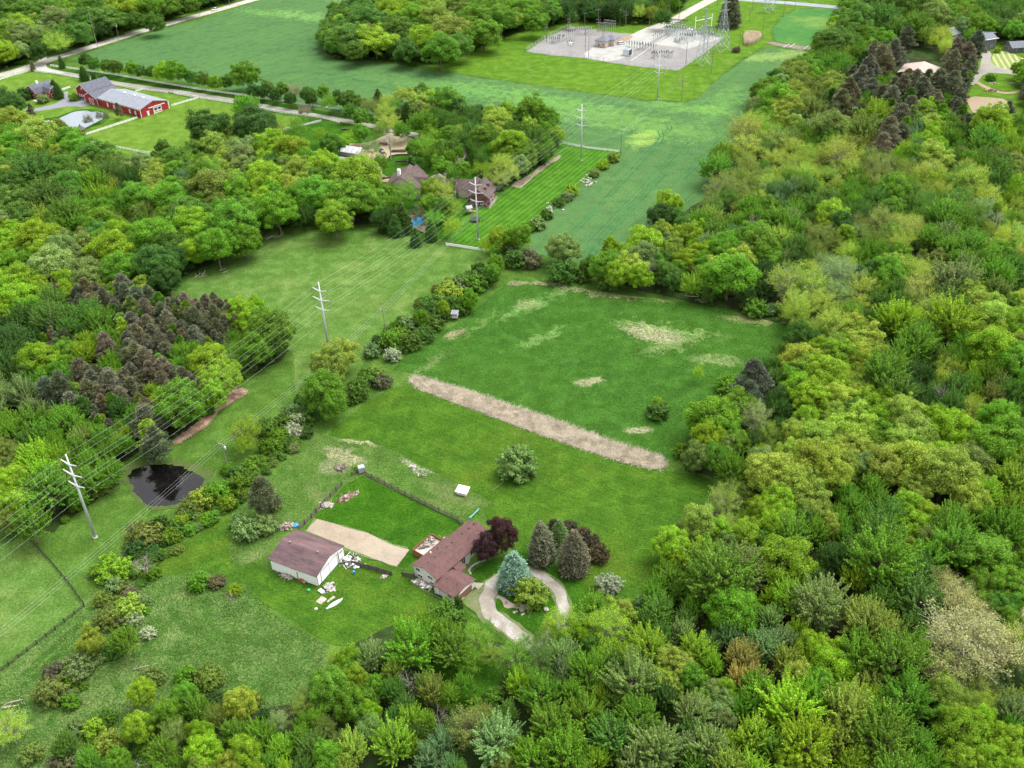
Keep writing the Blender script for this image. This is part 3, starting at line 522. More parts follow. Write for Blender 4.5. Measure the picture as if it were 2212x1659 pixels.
def opening(parent, kind, face, a0, a1, z0, z1, at, frame='trim', pane='glass', t=.12, mull=0, fw=.09):
    """a framed window or door on the plane x=at (face 'x-','x+') or y=at ('y-','y+')"""
    s = -1 if face[1] == '-' else 1
    def B(m, u0, u1, w0, w1, d0, d1):
        d0, d1 = sorted((at+s*d0, at+s*d1))
        if face[0] == 'x': m.box(d0, d1, u0, u1, w0, w1)
        else: m.box(u0, u1, d0, d1, w0, w1)
    a0, a1 = sorted((a0, a1)); f = MB()
    B(f, a0-fw, a0, z0-fw, z1+fw, .003, t); B(f, a1, a1+fw, z0-fw, z1+fw, .003, t); B(f, a0, a1, z1, z1+fw, .003, t); B(f, a0, a1, z0-fw, z0, .003, t)
    for i in range(mull): u = a0+(a1-a0)*(i+1)/(mull+1); B(f, u-.03, u+.03, z0, z1, .06, t-.01)
    o = f.build(kind, M[frame], parent); p = MB(); B(p, a0, a1, z0, z1, .02, .055); p.build('pane' if kind == 'window' else 'panel', M[pane], o); return o

# white pole barn
O = gp(687.8, 1267.5); pb = empty('pole_barn', O, R(153), 'long white pole barn with a faded mauve shingle roof beside the junk heap', 'barn')
wallm(pb, .15, 15.3, -12.35, -.15, 3.95, 5.65, 'x', 'white'); roofm(pb, -.25, 15.75, -12.8, .3, 3.98, 5.85, 'x', 'roof_b')
for (x, y) in ((3.4, -6), (12.6, -6)): MB().lathe(x, y, [(.16,5.6),(.16,6.15),(.3,6.2),(.3,6.3)], 10).build('roof_vent', M['pole'], pb)
opening(pb, 'door', 'x-', -9.3, -1.9, .1, 3.5, .15, frame='grey_w', pane='white', mull=1, fw=.07)
opening(pb, 'window', 'x-', -11.9, -10.7, 2.5, 3.1, .15)
MB().box(-.05,.145,-10.0,-9.9,0,3.7).build('downpipe', M['dwood'], pb); MB().box(.05,.145,-.3,-.18,0,3.9).build('corner_trim', M['dwood'], pb)
MB().box(6.6,6.72,-.145,-.04,.2,2.6).build('pipe', M['dwood'], pb)
for x in (8.2, 7.3, 5.6): MB().lathe(x, -.1, [(.07,3.05),(.12,3.15),(.07,3.25)], 8).build('vent', M['dwood'], pb)
MB().box(15.3,15.36,-12,-.4,0,.35).build('footing', M['gstone'], pb)

# split level house
O = gp(889, 1220.2, 4.0); hs = empty('house', (O[0], O[1], 0), R(50.5), 'split level house with dusky red shingle roof, cream siding and attached garage', 'house')
wallm(hs, .45, 13.6, -8.6, -.45, 3.95, 5.3, 'x', 'cream'); wallm(hs, 13.6, 22.0, -8.1, -.95, 3.85, 5.1, 'x', 'cream')
roofm(hs, 0, 13.9, -9.1, 0, 3.98, 5.55, 'x', 'roof_m'); roofm(hs, 13.9, 22.5, -8.55, -.5, 3.9, 5.4, 'x', 'roof_m')
wallm(hs, -.75, 6.6, -16.1, -8.6, 2.85, 3.9, 'y', 'cream', 'garage_wall'); roofm(hs, -1.2, 7.05, -16.5, -8.65, 2.88, 4.1, 'y', 'roof_m', 'garage_roof')
roofm(hs, 6.3, 9.2, -11.4, -8.9, 2.8, 3.75, 'x', 'roof_m', 'porch_roof', one='+y')
opening(hs, 'garage_door', 'y-', .6, 5.5, .05, 2.3, -16.1, frame='trim', pane='garage', fw=.12)
for a0, a1, z0, z1 in ((-2.5,-1.2,2.5,3.6),(-7.0,-5.4,2.2,3.2),(-3.3,-1.7,.6,1.5),(-7.3,-6.1,.5,1.4)): opening(hs, 'window', 'x-', a0, a1, z0, z1, .45, mull=1)
opening(hs, 'window', 'x-', -14.6, -13.5, 1.3, 1.9, -.75); opening(hs, 'door', 'x-', -10.3, -9.4, .1, 2.1, -.75, pane='trim')
opening(hs, 'window', 'y-', 9.6, 11.6, .7, 3.1, -8.6, mull=2, pane='glass'); opening(hs, 'window', 'y-', 14.4, 16.6, .8, 3.0, -8.1, mull=2); opening(hs, 'window', 'y-', 18.6, 20.4, 1, 2.6, -8.1, mull=1)
opening(hs, 'window', 'y+', 2.2, 3.6, 2.4, 3.4, -.45, mull=1); opening(hs, 'window', 'y+', 15, 17, 2.0, 3.2, -.95, mull=1); opening(hs, 'door', 'y+', 8.4, 10.4, 1.25, 3.3, -.45, mull=1)
for x in (2.4, 5.0, 7.2, 9.8, 11.9, 16.2, 18.9, 21.2): MB().box(x-.16,x+.16,-4.1,-3.8,5.3,5.62).build('roof_vent', M['roof_br'], hs)
for y in (-10.8, -14.2): MB().box(2.0,2.3,y-.15,y+.15,3.7,4.02).build('roof_vent', M['roof_br'], hs)
MB().lathe(5.6, -1.9, [(.1,4.5),(.1,5.3),(.2,5.32),(.2,5.5)], 10).build('chimney', M['trim'], hs); MB().lathe(8.0, -2.2, [(.08,4.6),(.08,5.8)], 8).build('flue', M['black'], hs)
MB().box(11.9,12.9,-8.95,-8.63,0,3.6).build('porch_pier', M['cream'], hs)
MB().box(-.1,13.9,-9.22,-9.1,3.8,3.95).build('gutter', M['roof_m'], hs); MB().box(-1.3,-1.21,-16.5,-8.7,2.68,2.84).build('gutter', M['roof_m'], hs)
MB().box(.3,.44,-.62,-.5,0,3.8).build('downpipe', M['trim'], hs)
# deck behind the house
dk = MB().box(6,13.6,-.4,5.4,1.0,1.16).build('deck_floor', M['deckw'], hs)
rl = MB()
for (x0,x1,y0,y1) in ((5.9,6.0,-.4,5.5),(13.6,13.7,1.6,5.5),(6.0,13.6,5.4,5.5)): rl.box(x0,x1,y0,y1,.05,2.1)
rl.build('deck_railing', M['rwood'], hs)
def place(o, W, z=0, rz=0): p = gp(W[0], W[1], z); o.location = (p[0], p[1], z); o.rotation_euler = (0, 0, rz)
# patio clutter and small yard things
def clutter(name, W, n, sp, cols, seed, label, cat, big=.9, z0=0, ang=0, asp=1.0):
    """a heap of boards, pipes, sheets and bags, each kind of scrap one part"""
    q = random.Random(seed); p = gp(*W); V = []; F = []; MI = []
    for ci, c in enumerate(cols):
        b = MB()
        for i in range(n//len(cols)):
            x, y = q.gauss(0, sp*.45), q.gauss(0, sp*.45*asp); z = q.random()*big*max(0, 1-(x*x+y*y/(asp*asp))/(sp*sp)); a = q.random()*6.28; t = q.random()
            if t < .45:
                l = .5+q.random()*2.2*big; b.tube((x, y, z+.05), (x+l*math.cos(a), y+l*math.sin(a), z*.4+.1+q.random()*.7*big), .05, .05, 5)
            elif t < .75: b.rbox(x, y, .5+q.random()*.8, .3+q.random()*.5, z, z+.08+.12*q.random(), a)
            else: b.rock(x, y, z+.15, .22+.3*q.random()*big, seed*31+i)
        k = len(V); V += b.V; F += [tuple(v+k for v in f) for f in b.F]; MI += [ci]*len(b.F)
    o = mk(name, V, F, M[cols[0]])
    for c in cols[1:]: o.data.materials.append(M[c])
    o.data.polygons.foreach_set('material_index', MI); o.location = (p[0], p[1], z0+.06); o.rotation_euler = (0, 0, ang)
    return tag(o, label, None, None, 'stuff')
clutter('junk_heap', k5(720,1400), 170, 3.6, ['white','dwood','gstone','steel','dwood'], 3, 'big tangled heap of white and grey scrap between the pole barn and the fence', 'junk pile', 1.0, ang=R(-30), asp=.6)
bb = MB().lathe(0,0,[(.28,0),(.33,.3),(.33,.6),(.28,.9)],14).build('barrel', M['blue']); tag(bb,'blue plastic barrel at the foot of the white scrap heap','barrel'); place(bb, k5(770,1525)); MB().lathe(0,0,[(.3,.9),(.3,.94)],12).build('lid', M['blue'], bb)
clutter('brush_pile', h2(0,0) if 0 else (621,1246), 90, 2.2, ['lightw','pole','gstone'], 5, 'dry brush and litter along the long wall of the pole barn', 'brush pile', .45, ang=R(-27), asp=.45)
clutter('scrap_pile', (655,1254), 50, 1.3, ['rust','lightw'], 6, 'rusty red scrap by the long wall of the pole barn', 'scrap', .5, ang=R(-27), asp=.5)
clutter('rubble_pile', (709,1270), 60, 1.6, ['stone','gstone'], 8, 'pale stone rubble at the near corner of the pole barn', 'rubble', .5)
clutter('patio_clutter', h2(320,1080), 130, 3.6, ['trim','gstone','lightw'], 9, 'white planks and litter strewn along the end wall of the house', 'junk pile', .35, ang=R(-39), asp=.28)
clutter('deck_clutter', h2(400,540), 90, 3.2, ['lightw','gstone','wood'], 10, 'old planks and chairs lying over the deck behind the house', 'junk pile', .5, z0=1.18, ang=R(50), asp=.5)
clutter('brush_pile', k5(700,730), 150, 3.2, ['pole','brick','lightw'], 11, 'reddish heap of bricks and sticks in the corner of the fenced lawn', 'brush pile', .5, ang=R(38), asp=.35)
clutter('stick_pile', k5(480,820), 90, 2.0, ['lightw','gstone'], 12, 'pale stick heap against the collapsed dark fence', 'brush pile', .6, asp=.6)
clutter('stick_pile', k5(70,1040), 90, 1.9, ['lightw','pole'], 13, 'greyish dead brush beside the far end of the pole barn', 'brush pile', .9)
clutter('brush_pile', k5(620,440), 80, 1.6, ['pole','dwood'], 14, 'brown dead brush clump just beyond the white tank at the fence corner', 'brush pile', .6)
clutter('rock_heap', k5(1380,430), 26, 1.5, ['stone'], 15, 'pale rocks in a short row beyond the tipped trailer frame', 'rocks', .6, ang=R(-50), asp=.4)
clutter('patio_slab', k5(1080,1560), 24, 1.3, ['stone','lightw'], 16, 'loose paving slabs and planks on the grass below the grey privacy fence', 'paving', .12, ang=R(40), asp=.4)
def solid(name, m, mat, W, label, cat, rz=0, z=0, group=None):
    o = m.build(name, M[mat]); place(o, W, z, rz); return tag(o, label, cat, group)
# kayak hull
kv = []; kf = []; n = 14; ns = 12
for i in range(ns+1):
    u = -1+2*i/ns; w = .62*(1-abs(u)**2.2)+.02; hh = .34*(1-abs(u)**3)+.05
    for k in range(n): t = math.pi*k/(n-1); kv.append((u*2.7, w*math.cos(t), hh*math.sin(t)+.02))
for i in range(ns):
    for k in range(n-1): kf.append((i*n+k, (i+1)*n+k, (i+1)*n+k+1, i*n+k+1))
kf += [tuple(i*n for i in range(ns+1)), ] ; kf += [tuple(i*n+n-1 for i in range(ns, -1, -1))]
by = mk('rowing_boat', kv, kf, M['fibre'], None, True); place(by, (722.6, 1304.5), 0, R(42)); tag(by, 'pale grey upturned boat hull lying on the lawn below the pole barn', 'boat')
MB().box(-2.6,2.6,-.03,.03,.33,.40).build('keel', M['steel'], by)
solid('plywood_sheet', MB().rbox(0,0,2.3,1.9,.03,.10).rbox(.2,.1,1.8,1.7,.10,.15,.1), 'lightw', (694.4,1297), 'worn brown wooden platform on the grass beside the boat hull', 'board', R(52))
solid('board', MB().rbox(0,0,2.5,.5,.03,.12).rbox(.3,.2,1.8,.3,.12,.18,.1), 'lightw', (715,1295), 'narrow tan board lying between the wooden platform and the boat hull', 'board', R(45))
solid('paving_slab', MB().rbox(0,0,.8,.8,.02,.1).rbox(.1,.1,.5,.5,.1,.15,.3), 'stone', (683,1315), 'small pale slab on the grass below the wooden platform', 'slab', R(30))
solid('white_crate', MB().box(-.75,.75,-.45,.45,0,.5).box(-.8,.8,-.5,.5,.5,.57), 'white', (694.5,1279), 'white box left at the near corner of the pole barn', 'box', R(-40))
solid('green_bin', MB().lathe(0,0,[(.3,0),(.38,.7),(.42,.72),(.42,.78)],10), 'green', (668,1278), 'small bright green bin in the weeds by the pole barn', 'bin')
solid('blue_tarp', MB().rock(0,0,.15,.8,4,.4).rbox(.3,.1,1.2,.7,.1,.3,.4), 'blue', k5(160,1025), 'crumpled blue tarp on the brush at the far end of the pole barn', 'tarp')
solid('orange_bucket', MB().lathe(0,0,[(.2,0),(.28,.4),(.3,.42)],10), 'orange', (934,1327), 'small orange bucket on the lawn above the round dark bush', 'bucket')
solid('boulder', MB().rock(0,0,.25,.75,9,.7), 'stone', (1180.5,1318), 'single white boulder on the grass inside the circular drive', 'rock')
solid('boulder', MB().rock(0,0,.1,.45,19,.6).rock(.6,.3,.1,.3,20,.6), 'stone', (1111,1323), 'two small pale rocks beside the lamp post in the circular drive', 'rock')
lp = MB().tube((0,0,0),(0,0,2.0),.07).build('lamp_post', M['black']); place(lp, h2(1642,1500)); tag(lp,'thin black lamp post beside the flagstone path','lamp post'); MB().lathe(0,0,[(.1,2),(.18,2.1),(.18,2.4),(.05,2.5)],8).build('lamp_head', M['black'], lp)
sc = MB().tube((-.5,0,.1),(0,0,.8),.07).tube((0,0,.8),(.4,.2,.1),.07).tube((-.3,.3,.7),(.4,-.2,1.1),.06).build('garden_sculpture', M['dwood']); place(sc, h2(1470,1352)); tag(sc,'dark bent metal sculpture on the flagstone path','sculpture'); MB().box(-.6,.6,-.3,.3,.04,.1).build('plinth', M['gstone'], sc)
solid('white_stone', MB().rock(0,0,.1,.4,2).rock(.5,.4,.1,.25,3), 'stone', h2(1685,1500), 'pale flat rocks at the tip of the flagstone path', 'rock')
# water tank on the fence corner, hut, blind, tipped frame
t = MB().box(-1.0,1.0,-.9,.9,.5,2.2).build('tank', M['cloth']); place(t, k5(850,470)); t.rotation_euler[2] = R(20); tag(t,'grey white tank standing on the corner of the dark fence','tank'); MB().box(-1.1,1.1,-1,1,.1,.5).build('stand', M['wood'], t); MB().lathe(0,0,[(.35,2.2),(.3,2.35)],10).build('lid', M['steel'], t)
p = gp(*k5(1895,690)); hut = empty('shed', p, R(-22), 'small low shed with a flat white roof alone on the lawn', 'shed')
wallm(hut,-1.45,1.45,-1.15,1.15,1.25,1.25,'n','cream'); MB().add([(-1.85,-1.5,1.35),(1.85,-1.5,1.35),(1.85,1.5,1.7),(-1.85,1.5,1.7),(-1.85,-1.5,1.27),(1.85,-1.5,1.27),(1.85,1.5,1.6),(-1.85,1.5,1.6)],[(0,1,2,3),(7,6,5,4),(0,4,5,1),(1,5,6,2),(2,6,7,3),(3,7,4,0)]).build('roof', M['white'], hut); MB().box(-1.6,1.6,-1.3,1.3,0,.25).build('base', M['lightw'], hut)
q_ = random.Random(2); fr = MB()
for a in range(8): fr.tube((q_.uniform(-1.4,1.4),q_.uniform(-.8,.8),.15),(q_.uniform(-.4,.4),q_.uniform(-.3,.3),1.7),.06)
fr.rbox(0,0,2.8,.3,.1,.25).rbox(0,.8,2.6,.25,.1,.25).rbox(-1.2,.3,.3,1.6,.1,.3)
fr = solid('garden_swing', fr, 'lightw', (912.5,1028), 'broken wooden A-frame lying on the weedy grass near the white roofed shed', 'frame'); MB().rock(0,.2,.5,.6,5,.7).build('seat', M['cloth'], fr)
p = gp(*T(1,1,738,408)); bl = empty('hunting_blind', p, R(-8), 'pale box blind on legs with a grey roof against the hedge', 'hunting blind')
m = MB()
for sx in (-1, 1):
    for sy in (-1, 1): MB().box(sx*.95-.06,sx*.95+.06,sy*.95-.06,sy*.95+.06,0,.95).build('leg', M['wood'], bl)
b_ = MB().box(-1.1,1.1,-1.1,1.1,.9,2.9).build('cabin', M['block'], bl); roofm(bl,-1.45,1.45,-1.45,1.45,2.92,3.2,'x','roof_g',one='+y')
for a0,a1 in ((-.8,-.1),(.15,.75)): opening(bl,'window','y-',a0,a1,1.9,2.4,-1.1,frame='trim')
opening(bl,'window','x+',-.5,.5,1.9,2.4,1.1)
nt_ = MB().tube((-2.2,-.6,.3),(2.2,.8,.4),.28,.2,8).tube((-2.5,-.2,.1),(1.6,.2,.5),.2,.1,7).build('netting_roll', M['teal']); place(nt_, k5(2020,910)); nt_.rotation_euler[2]=R(38); tag(nt_,'roll of teal netting on the grass past the end of the fence','netting')
rk = MB()
for i in range(26): t_ = i/25; W_ = h2(975-130*t_*(1-t_)*1.2+210*t_*t_, 930-190*t_); P_ = gp(*W_); O_ = gp(*h2(1000,850)); rk.rock(P_[0]-O_[0], P_[1]-O_[1], .12, .3, i)
rk = rk.build('stone_edging', M['stone']); place(rk, h2(1000,850)); tag(rk,'curving row of pale stones edging the bed under the purple tree','stone edging')
ew = MB(); P_ = [gp(*h2(*w)) for w in ((165,1045),(330,1165),(480,1235),(600,1300),(735,1370))]; O_ = P_[0]
for a, b in zip(P_, P_[1:]): ew.tube((a[0]-O_[0],a[1]-O_[1],.1),(b[0]-O_[0],b[1]-O_[1],.1),.14,.14,5)
ew = ew.build('timber_edging', M['wood']); ew.location = (O_[0],O_[1],0); tag(ew,'long grey timber edging beside the house and garage wall','edging')

# ---------------------------------------------------------------- fences
def fence(name, W, style, label, cat='fence', group=None, h=1.4, gap=2.6):
    P = [gp(*w) for w in W]; O_ = P[0]; e = empty(name, (O_[0], O_[1], 0), 0, label, cat, group)
    mats = {'white': ('fencewhite','fencewhite'), 'dark': ('black','black'), 'wood': ('dwood','wood'), 'privacy': ('dwood','wood'), 'chain': ('steel','steel'), 'solid': ('white','white')}[style]
    rails = MB(); posts = MB(); npost = 0
    for a, b in zip(P, P[1:]):
        a = a-O_; b = b-O_; L_ = np.linalg.norm(b-a); d = (b-a)/L_; an = math.atan2(d[1], d[0]); k = max(1, round(L_/gap)); mid = (a+b)/2
        if style == 'white':
            for z in (.3, .72, 1.14): rails.rbox(mid[0], mid[1], L_, .07, z*h/1.4, (z+.22)*h/1.4, an)
        elif style == 'dark':
            for z in (.25, .65, 1.05): rails.rbox(mid[0], mid[1], L_, .06, z, z+.15, an)
        elif style == 'wood':
            for z in (.12, .50, .88, 1.26): rails.rbox(mid[0]+d[1]*.12, mid[1]-d[0]*.12, L_, .05, z*h/1.5, (z+.20)*h/1.5, an)
        elif style == 'privacy':
            kk = int(L_/.2)
            for i in range(kk): u = a+d*(i+.5)*L_/kk; rails.rbox(u[0], u[1], .17, .05, .05, h+.06*math.sin(i*3.7), an)
        elif style == 'solid': rails.rbox(mid[0], mid[1], L_, .08, .1, h, an)
        elif style == 'chain':
            for z in (.1, .6, 1.1, 1.6, h): rails.rbox(mid[0], mid[1], L_, .04, z-.03, z+.03, an)
        for i in range(k+1): u = a+(b-a)*i/k; posts.rbox(u[0], u[1], .18, .18, 0, h+(.35 if style == 'wood' else .12), an); npost += 1
    if style in ('white', 'solid', 'chain'): rails.add(posts.V, posts.F).build('rails', M[mats[1]], e); return e
    rails.build('rails', M[mats[1]], e)
    for k in range(npost):
        V = posts.V[k*8:k*8+8]; cx = sum(v[0] for v in V)/8; cy = sum(v[1] for v in V)/8; o = mk('post', [(v[0]-cx, v[1]-cy, v[2]) for v in V], posts.F[:6], M[mats[0]], e); o.location = (cx, cy, 0)
    return e
fence('wooden_fence', [k5(885,500), k5(1300,710), k5(1650,885), k5(1850,975), (1000,1136)], 'wood', 'long weathered plank fence with dark posts running from the tank to the house', h=1.5)
fence('wooden_fence', [k5(795,490), k5(740,510)], 'wood', 'short stub of dark fence beside the grey white tank', h=1.4)
fence('wooden_fence', [k5(640,610), k5(470,790), k5(330,950), k5(190,1080)], 'wood', 'leaning dark plank fence running down to the far end of the pole barn', h=1.5)
fence('privacy_fence', [k5(745,1435), k5(930,1480), k5(1160,1545)], 'privacy', 'grey upright board fence leading from the scrap heap towards the house', h=1.6)
fence('privacy_fence', [k5(1268,1550), k5(1395,1575)], 'privacy', 'short grey board fence touching the corner of the house', h=1.6)
fence('board_fence', [(60,1160),(85,1190),(110,1215),(150,1262),(181,1305)], 'dark', 'black rail fence overgrown with brush along the upper edge of the horse pasture', gap=2.4)
fence('board_fence', [(183,1311),(140,1345),(80,1392),(20,1438),(-40,1478)], 'dark', 'black three rail fence along the lower edge of the horse pasture', gap=3.0)
fence('board_fence', [T(1,0,680,1590),T(1,0,930,1630)], 'solid', 'short solid white fence beside the fourth steel pole base', gap=3, h=1.3)
FG = 'white rail fences of the red horse farm'
fence('white_fence', [T(0,0,-60,540),T(0,0,60,500),T(0,0,195,462),T(0,0,350,480),T(0,0,520,510)], 'white', 'white rail fence along the road corner behind the red farmhouse', group=FG)
fence('white_fence', [T(0,0,660,540),T(0,0,880,580),T(0,0,1085,605)], 'white', 'white rail fence between the arena barn and the lane', group=FG)
fence('white_fence', [T(0,0,1130,610),T(0,0,1300,640),T(0,0,1530,675),T(0,0,1800,730),T(0,0,2080,765),T(0,0,2200,800)], 'white', 'long white rail fence between the lane and the bright paddock', group=FG)
fence('white_fence', [T(0,0,1285,640),T(0,0,1115,690)], 'white', 'short white fence spur from the lane to the arena barn', group=FG)
fence('white_fence', [T(0,0,880,598),T(0,0,930,583)], 'white', 'tiny white fence spur behind the arena barn', group=FG)
fence('white_fence', [T(0,0,890,770),T(0,0,535,885)], 'white', 'white rail fence from the arena barn past the gazebo', group=FG)
fence('white_fence', [T(0,0,575,925),T(0,0,760,960),T(0,0,910,990),T(0,0,1020,1005)], 'white', 'white rail fence along the woods at the bottom of the paddock', group=FG)
fence('white_fence', [T(0,0,1500,945),T(0,0,1620,905),T(0,0,1890,835),T(0,0,2080,790)], 'white', 'white rail fence crossing behind the trees at the paddock end', group=FG)
fence('white_fence', [T(0,0,330,430),T(0,0,520,455),T(0,0,750,490),T(0,0,1000,535),T(0,0,1300,585),T(0,0,1590,625),T(0,0,1900,672),T(0,0,2212,715)], 'white', 'longest white rail fence on the field side of the lane under the tree row', group=FG)
fence('white_fence', [T(0,0,400,590),T(0,0,455,570)], 'white', 'white fence piece between farmhouse and gabled barn', group=FG)
fence('white_fence', [T(0,0,-40,615),T(0,0,20,612),T(0,0,90,625)], 'white', 'white fence piece at the wood edge below the farmhouse lawn', group=FG)
fence('wire_fence', [T(1,0,1440,935),T(1,0,1600,965),T(1,0,1800,988)], 'white', 'thin pale fence at the far end of the mown strip', h=1.3, gap=4)
fence('chain_link_fence', [c1(700,362),c1(380,520),c1(90,700),c1(400,750),c1(900,805),c1(1500,900),c1(1900,945),c2(430,978),c2(560,898),c2(960,620),c2(1060,522),c2(480,380)], 'chain', 'chain link fence around the gravel of the substation', h=2.4, gap=5)
fence('garden_fence', [T(1,0,900,1325),T(1,0,950,1275),T(1,0,1010,1290),T(1,0,960,1352),T(1,0,900,1325)], 'chain', 'low wire fence around the square garden bed', h=1.2, gap=3)
# ---------------------------------------------------------------- transmission line
PB = [gp(*w) for w in ((206,1161),(712,766),(1033,517),(1255.5,347),(1420,214))]
PH_ = [30.1, 29.8, 29.0, 29.5, 26.5]; AZ = R(60); ax_ = np.array([math.cos(AZ-math.pi/2), math.sin(AZ-math.pi/2), 0])
LAB = ['steel power pole standing at the edge of the woods beside the dark pond','steel power pole in the open rough pasture','steel power pole beside the brown roofed estate house and short white fence','steel power pole on the striped lawn near the crop field','steel power pole in front of the substation gravel']
ARMS = [(-3.3, 3.0), (-7.0, 3.7), (-10.9, 3.1)]
for i, (b, h, l) in enumerate(zip(PB, PH_, LAB)):
    e = empty('power_pole', b, 0, l, 'power pole', 'steel power poles carrying the seven wires')
    m = MB().tube((0,0,0),(0,0,h),.48,.20,12); m.build('pole', M['steel'], e, True)
    MB().lathe(0,0,[(.75,0),(.75,.35),(.5,.4)],12).build('base', M['stone'], e)
    for dz, w in ARMS:
        z = h+dz; a = MB()
        for s in (-1, 1): t = ax_*s*w; a.tube((ax_[0]*s*.1, ax_[1]*s*.1, z-.35), (t[0], t[1], z+.45), .27, .14, 6)
        ao = a.build('cross_arm', M['steel'], e)
        for s in (-1, 1): t = ax_*s*w; MB().tube((t[0],t[1],z+.2),(t[0],t[1],z-1.2),.07,.07,6).build('insulator', M['rust'] if i < 2 else M['insul'], ao)
pts0 = []
for k in range(7):
    P = []
    for b, h in zip([PB[0]-(PB[1]-PB[0])]+PB, [30]+PH_):
        if k == 6: P.append(b+np.array([0,0,h]))
        else: dz, w = ARMS[k//2]; P.append(b+ax_*w*(1 if k % 2 else -1)+np.array([0,0,h+dz-1.2]))
    # on into the substation
    P.append(gp(*c1(1960+40*(k%3), 600), 9)+np.array([k*1.5, 0, 0])); m = MB()
    for a, b in zip(P, P[1:]):
        n_ = 14; prev = None
        for j in range(n_+1):
            u = j/n_; p = a+(b-a)*u; p = p-np.array([0,0,2.0*4*u*(1-u)]); 
            if prev is not None: m.tube(prev, p, .017, .017, 4)
            prev = p
    o = m.build('power_cable', M['wire'])
    tag(o, ['upper','upper','middle','middle','lowest','lowest','topmost'][k]+(' wire of the transmission line on the woods side' if k % 2 == 0 and k < 6 else ' wire of the transmission line on the clover field side' if k < 6 else ' wire of the transmission line joining the steel pole tips'), 'power line', 'seven wires of the transmission line')

def wpole(W, h, label, arms=((-.6, 1.2),), name='utility_pole', mat='pole', az=None, group=None, lean=0, tr=False):
    p = gp(*W); e = empty(name, p, 0, label, 'utility pole', group)
    MB().tube((0,0,0),(lean,0,h),.19,.12,8).build('pole', M[mat], e)
    a_ = ax_ if az is None else np.array([math.cos(az), math.sin(az), 0])
    for dz, w in arms:
        ao = MB().tube(tuple(-a_*w+np.array([lean,0,h+dz])), tuple(a_*w+np.array([lean,0,h+dz])), .09, .09, 5).build('cross_arm', M[mat], e)
        ins = MB()
        for s in (-1, -.4, .4, 1): t = a_*w*s+np.array([lean,0,h+dz]); ins.tube(tuple(t), tuple(t+np.array([0,0,.35])), .07, .05, 5)
        ins.build('insulators', M['white'], ao)
    if tr: MB().lathe(.35,0,[(.3,h-2.4),(.34,h-2.3),(.34,h-1.5),(.2,h-1.4)],10).build('transformer', M['steel'], e)
    return p+np.array([lean,0,h])
DG = 'wooden poles of the thin wire line'
dp = [wpole((495,1015), 10.5, 'grey utility pole with a transformer by the pale tree near the dark pond', tr=True, group=DG, lean=-.5),
      wpole((833,722), 11, 'thin utility pole standing behind the hedge end in the pasture', group=DG),
      wpole((1139,378), 11, 'thin dark utility pole in the row of hedge shrubs on the striped lawn edge', group=DG),
      wpole((1341,330), 11, 'thin utility pole at the far corner of the striped lawn', arms=((-.4,.7),), group=DG)]
dp = [dp[0]-(dp[1]-dp[0])*1.3]+dp+[wpole(c2(480,1400), 15, 'wooden pole with twin cross arms in front of the substation corner', arms=((-.5,1.7),(-2.6,1.9),(-4,1.2)))]
for k in range(3):
    m = MB()
    for a, b in zip(dp, dp[1:]):
        off = ax_*(k-1)*1.1+np.array([0,0,-.3]); prev = None; n_ = 16
        for j in range(n_+1):
            u = j/n_; p = a+(b-a)*u+off-np.array([0,0,1.6*4*u*(1-u)])
            if prev is not None: m.tube(prev, p, .014, .014, 4)
            prev = p
    tag(m.build('utility_cable', M['wire']), ['outer wire','middle wire','inner wire'][k]+' of the thin line strung on wooden poles past the hedge', 'power line', 'three thin distribution wires')
RP = [wpole(T(0,0,635,310), 27, 'tall grey pole with cross arms beside the gravel road bend', arms=((-9,2.0),(-12.5,2.2)), mat='palebark', lean=-.3),
      wpole(T(0,0,773,262), 12, 'short wooden pole with transformer beside the gravel road', arms=((-.5,1.5),(-1.8,1.5)), tr=True),
      wpole(T(0,0,1296,100), 14, 'utility pole on the field side of the gravel road near the white vehicle'),
      wpole(T(0,0,190,395), 12, 'dark utility pole at the wood edge left of the lane junction', arms=((-.4,1),)),
      wpole(T(0,0,1490,40), 14, 'utility pole at the wood edge beyond the white vehicle', arms=((-.4,1),))]
m = MB()
for a, b in ((RP[3]-(RP[1]-RP[3]), RP[3]), (RP[3], RP[1]), (RP[1], RP[2]), (RP[2], RP[4])):
    prev = None
    for j in range(13):
        u = j/12; p = a+(b-a)*u-np.array([0,0,1.2*4*u*(1-u)])
        if prev is not None: m.tube(prev, p, .045, .045, 4)
        prev = p
tag(m.build('utility_cable', M['insul']), 'dark wire strung along the gravel road in front of the woods', 'power line')

